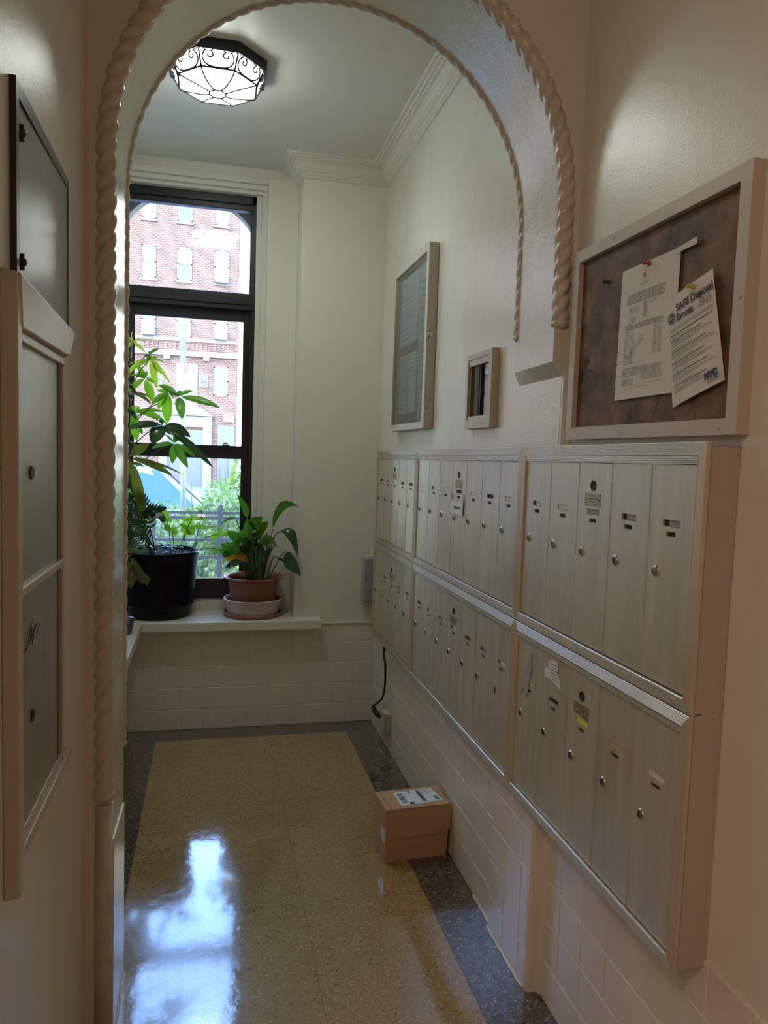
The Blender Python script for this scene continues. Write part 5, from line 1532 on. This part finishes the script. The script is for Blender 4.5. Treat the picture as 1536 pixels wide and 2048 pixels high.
# street sign pole with a hanging banner
po = thing('sign_pole', 'grey steel pole with a white banner sign standing beyond the bushes', 'sign pole', (-0.315, 9.0, GZ))
MB().tube([(-0.30, 9.0, GZ), (-0.335, 9.0, 2.79)], 0.030, 16).build('pole', 'galv', po)
sg = MB(); sg.prism([(-0.345, 1.97), (-0.17, 1.97), (-0.17, 2.475), (-0.345, 2.49)], 'y', 8.955, 8.965); sgo = sg.build('sign_panel', 'banner', po)
MB().prism([(-0.33, 2.37), (-0.27, 2.37), (-0.27, 2.47), (-0.33, 2.47)], 'y', 8.950, 8.9545).build('red_square', 'signred', sgo)
mb = MB()
for k_ in range(4): mb.box(-0.262, -0.20 + 0.012 * (k_ % 2), 8.950, 8.9545, 2.45 - k_ * 0.024, 2.457 - k_ * 0.024)
mb.build('red_lines', 'signred', sgo)
MB().tube([(-0.312 + 0.018 * math.cos(a * PI / 8), 8.953, 2.26 + 0.022 * math.sin(a * PI / 8)) for a in range(17)], 0.004, 6).build('green_ring', 'signgreen', sgo)
mb = MB()
for k_ in range(5): mb.box(-0.285 + k_ * 0.02, -0.270 + k_ * 0.02, 8.950, 8.9545, 2.247, 2.272 - 0.008 * (k_ % 2))
mb.build('lettering', 'ink_grey', sgo)

def car(label, x0, y0, L=4.6, H=1.72, W=1.8):
    t = thing('parked_car', label, 'car', (x0 + L / 2, y0 + W / 2, GZ - 0.1))
    g = GZ - 0.1
    def X(u): return x0 + L * u
    body = [(0, .35), (0.01, .75), (0.03, .98), (0.30, 1.02), (0.74, 1.0), (0.97, 0.86), (1.0, 0.6), (0.995, 0.32), (0.9, 0.28), (0.1, 0.28)]
    mb = MB()
    mb.prism([(X(u), g + z) for u, z in body], 'y', y0, y0 + W)
    mb.build('body', 'car_paint', t, bevel=0.05, seg=3)
    cab = [(0.02, 0.98), (0.07, H * 0.93), (0.12, H), (0.52, H), (0.60, H * 0.96), (0.76, 1.0)]
    gy0, gy1 = y0 + 0.12, y0 + W - 0.12
    mb = MB()
    low = [(X(u), z) for u, z in cab]
    vs_ = [(x, y0 + 0.05 + 0.14 * (z > 1.2), g + z) for x, z in low] + [(x, y0 + W - 0.05 - 0.14 * (z > 1.2), g + z) for x, z in low]
    nn = len(low)
    mb.add(vs_, [(i, (i + 1) % nn, nn + (i + 1) % nn, nn + i) for i in range(nn)] + [tuple(range(nn)), tuple(range(2 * nn - 1, nn - 1, -1))])
    mb.build('cabin', 'car_paint', t, bevel=0.02)
    def sy(z): return y0 + 0.05 + 0.14 * (z > 1.2) - 0.012
    for a, b, c_, d in ((0.06, 0.22, 0.10, 0.22), (0.24, 0.46, 0.24, 0.46), (0.48, 0.72, 0.48, 0.595)):
        mb = MB(); z0_, z1_ = 1.03, H - 0.12
        mb.add([(X(a), y0 + 0.045, g + z0_), (X(b), y0 + 0.045, g + z0_), (X(d), y0 + 0.172, g + z1_), (X(c_), y0 + 0.172, g + z1_), (X(a), y0 + 0.07, g + z0_), (X(b), y0 + 0.07, g + z0_), (X(d), y0 + 0.20, g + z1_), (X(c_), y0 + 0.20, g + z1_)],
               [(0, 1, 2, 3), (4, 7, 6, 5), (0, 4, 5, 1), (1, 5, 6, 2), (2, 6, 7, 3), (3, 7, 4, 0)])
        mb.build('side_window', 'car_glass', t)
    mb = MB(); mb.add([(X(0.605), y0 + 0.22, g + H * 0.955), (X(0.605), y0 + W - 0.22, g + H * 0.955), (X(0.757), y0 + W - 0.12, g + 1.03), (X(0.757), y0 + 0.12, g + 1.03)], [(0, 1, 2, 3)])
    mb.v = [(x + 0.012, y, z + 0.008) for x, y, z in mb.v]
    mb.build('windshield', 'car_glass', t)
    for u in (0.18, 0.80):
        for yy in (y0 - 0.01, y0 + W - 0.21):
            wv = MB(); prof_ = [(0.0001, 0.02), (0.20, 0.02), (0.22, 0.0), (0.32, 0.0), (0.34, 0.03), (0.34, 0.19), (0.32, 0.22), (0.0001, 0.22)]
            wv.lathe(prof_, (0, 0, 0), 28); mt = Matrix.Translation((X(u), yy, g + 0.34)) @ Matrix.Rotation(-PI / 2, 4, 'X')
            wv.v = [tuple(mt @ Vector(v_)) for v_ in wv.v]; wv.build('wheel', 'tyre', t)
    return t
car('grey car with windows coloured blue like reflected sky parked at the kerb beyond the bushes', -3.55, 12.2)

# apartment house across the street
def facade():
    t = thing('apartment_building', 'red brick apartment house across the street with pale stone bands and a pedimented door', 'building', (-6, 38, GZ))
    Yf = 38.0
    mb = MB().box(-26, 1.19, Yf, Yf + 12, GZ, 17.4); mb.build('brick_wall', 'brick', t)
    colx = [-1.70 + 1.75 * 0 - 1.68 * k_ for k_ in range(0)]
    cols = [(-3.365, -2.715), (-1.725, -1.04), (0.045, 0.705)]
    for k_ in range(1, 8): cols.append((-3.365 - 1.72 * k_, -2.715 - 1.72 * k_))
    rows = [(15.35, 16.9), (12.43, 14.05), (9.66, 11.19), (6.94, 8.47)]
    R9 = random.Random(8)
    for ri, (z0_, z1_) in enumerate(rows):
        for ci, (xa, xb) in enumerate(cols):
            style = R9.random()
            fr = MB()
            for bxx in ((xa, xa + 0.06, z0_, z1_), (xb - 0.06, xb, z0_, z1_), (xa, xb, z0_, z0_ + 0.06), (xa, xb, z1_ - 0.06, z1_), (xa, xb, (z0_ + z1_) / 2 - 0.03, (z0_ + z1_) / 2 + 0.03)):
                fr.box(bxx[0], bxx[1], Yf - 0.06, Yf + 0.02, bxx[2], bxx[3])
            fr.box(xa - 0.06, xb + 0.06, Yf - 0.09, Yf, z0_ - 0.12, z0_, 1)
            w_ = fr.build('window', ['winwhite' if (ci + ri) % 3 == 1 else 'winframe', 'stone'], t)
            zm = (z0_ + z1_) / 2
            MB().box(xa + 0.05, xb - 0.05, Yf - 0.03, Yf - 0.01, zm, z1_ - 0.05).build('upper_pane', 'blind' if style < 0.75 else 'pane', w_)
            MB().box(xa + 0.05, xb - 0.05, Yf - 0.03, Yf - 0.01, z0_ + 0.05, zm).build('lower_pane', 'room_dark' if (ci == 1) else ('pane' if style < 0.7 else 'blind'), w_)
            if (ci, ri) in ((2, 2), (2, 3), (0, 3), (5, 1), (6, 3)):
                ac = MB().box(xa + 0.03, xb - 0.03, Yf - 0.42, Yf - 0.03, z0_ - 0.02, z0_ + 0.40)
                for q in range(5): ac.box(xa + 0.10, xb - 0.10, Yf - 0.43, Yf - 0.42, z0_ + 0.05 + q * 0.06, z0_ + 0.07 + q * 0.06, 1)
                ac.build('air_conditioner', ['winwhite', 'winframe'], w_)
    for z0_, z1_, d in ((6.74, 6.90, 0.12), (6.03, 6.29, 0.22)):
        MB().box(-26, 1.2, Yf - d, Yf, z0_, z1_).build('stone_band', 'stone', t)
    mb = MB()
    for k_ in range(130): mb.box(-26 + k_ * 0.21, -25.9 + k_ * 0.21, Yf - 0.05, Yf, 6.36, 6.66)
    mb.build('brick_course', 'brick', t)
    # ground floor openings
    for xa, xb in ((0.065, 0.767), (-5.1, -4.4), (-6.9, -6.2), (-8.7, -8.0), (-10.5, -9.8)):
        fr = MB()
        for bxx in ((xa, xa + 0.06, 4.2, 5.62), (xb - 0.06, xb, 4.2, 5.62), (xa, xb, 4.2, 4.26), (xa, xb, 5.56, 5.62), (xa, xb, 4.88, 4.94)):
            fr.box(bxx[0], bxx[1], Yf - 0.06, Yf + 0.02, bxx[2], bxx[3])
        w_ = fr.build('window', 'winframe', t)
        pm = MB().box(xa + 0.05, xb - 0.05, Yf - 0.03, Yf - 0.01, 4.25, 5.57)
        for k_ in range(6): pm.box(xa + 0.08 + k_ * 0.095, xa + 0.12 + k_ * 0.095, Yf - 0.045, Yf - 0.03, 4.28, 5.52)
        pm.build('curtained_pane', 'blind', w_)
    fr = MB().box(-1.74, -0.70, Yf - 0.05, Yf, 4.15, 5.66); fr.build('window_surround', 'stone', t)
    for xc in (-0.42, -2.60):
        mb = MB().box(xc - 0.235, xc + 0.235, Yf - 0.06, Yf, 4.56, 5.20)
        mb.tube([(xc + 0.15 * math.cos(a * PI / 10), Yf - 0.07, 4.88 + 0.21 * math.sin(a * PI / 10)) for a in range(21)], 0.03, 6)
        mb.ball((xc, Yf - 0.05, 4.88), 0.10, 6)
        mb.build('stone_cartouche', 'stone', t)
    for xc in (-0.30, -2.15):
        MB().box(xc - 0.14, xc + 0.14, Yf - 0.5, Yf, 5.82, 6.02).build('lamp_bracket', 'galv', t)
    dc_ = -1.25
    mb = MB()
    mb.prism([(dc_ - 1.35, 3.15), (dc_ + 1.35, 3.15), (dc_, 3.95)], 'y', Yf - 0.35, Yf)
    mb.box(dc_ - 1.27, dc_ + 1.27, Yf - 0.26, Yf, 2.60, 3.12)
    mb.box(dc_ - 1.25, dc_ - 0.83, Yf - 0.24, Yf, GZ, 2.6); mb.box(dc_ + 0.83, dc_ + 1.25, Yf - 0.24, Yf, GZ, 2.6)
    mb.build('door_pediment', 'stone', t)
    mb = MB(); mb.prism([(dc_ - 0.9, 3.22), (dc_ + 0.9, 3.22), (dc_, 3.74)], 'y', Yf - 0.37, Yf - 0.35); mb.build('pediment_field', 'stone', t)
    MB().box(dc_ - 0.83, dc_ + 0.83, Yf - 0.05, Yf - 0.02, GZ, 2.45).build('entrance_door', 'room_dark', t)
    MB().box(0.55, 1.10, Yf - 0.2, Yf - 0.1, 3.10, 3.35).build('red_sign', 'signred', t)
    MB().box(0.55, 1.10, Yf - 0.2, Yf - 0.1, 2.92, 3.10).build('white_sign', 'banner', t)
    MB().box(0.30, 1.12, Yf - 0.06, Yf, GZ, 2.75).build('side_door', 'room_dark', t)
    return t
facade()
nb2 = thing('pale_building', 'pale sunlit building wall just right of the brick apartment house', 'building', (7, 40, GZ))
MB().box(1.24, 16, 39.0, 50, GZ, 22).build('wall', 'stucco', nb2)
for r__ in range(5):
    for c__ in range(5):
        x_ = 7.6 + c__ * 1.7; z_ = 2.5 + r__ * 3.6
        MB().box(x_, x_ + 1.0, 38.93, 39.01, z_, z_ + 1.7).build('window', 'pane', nb2)
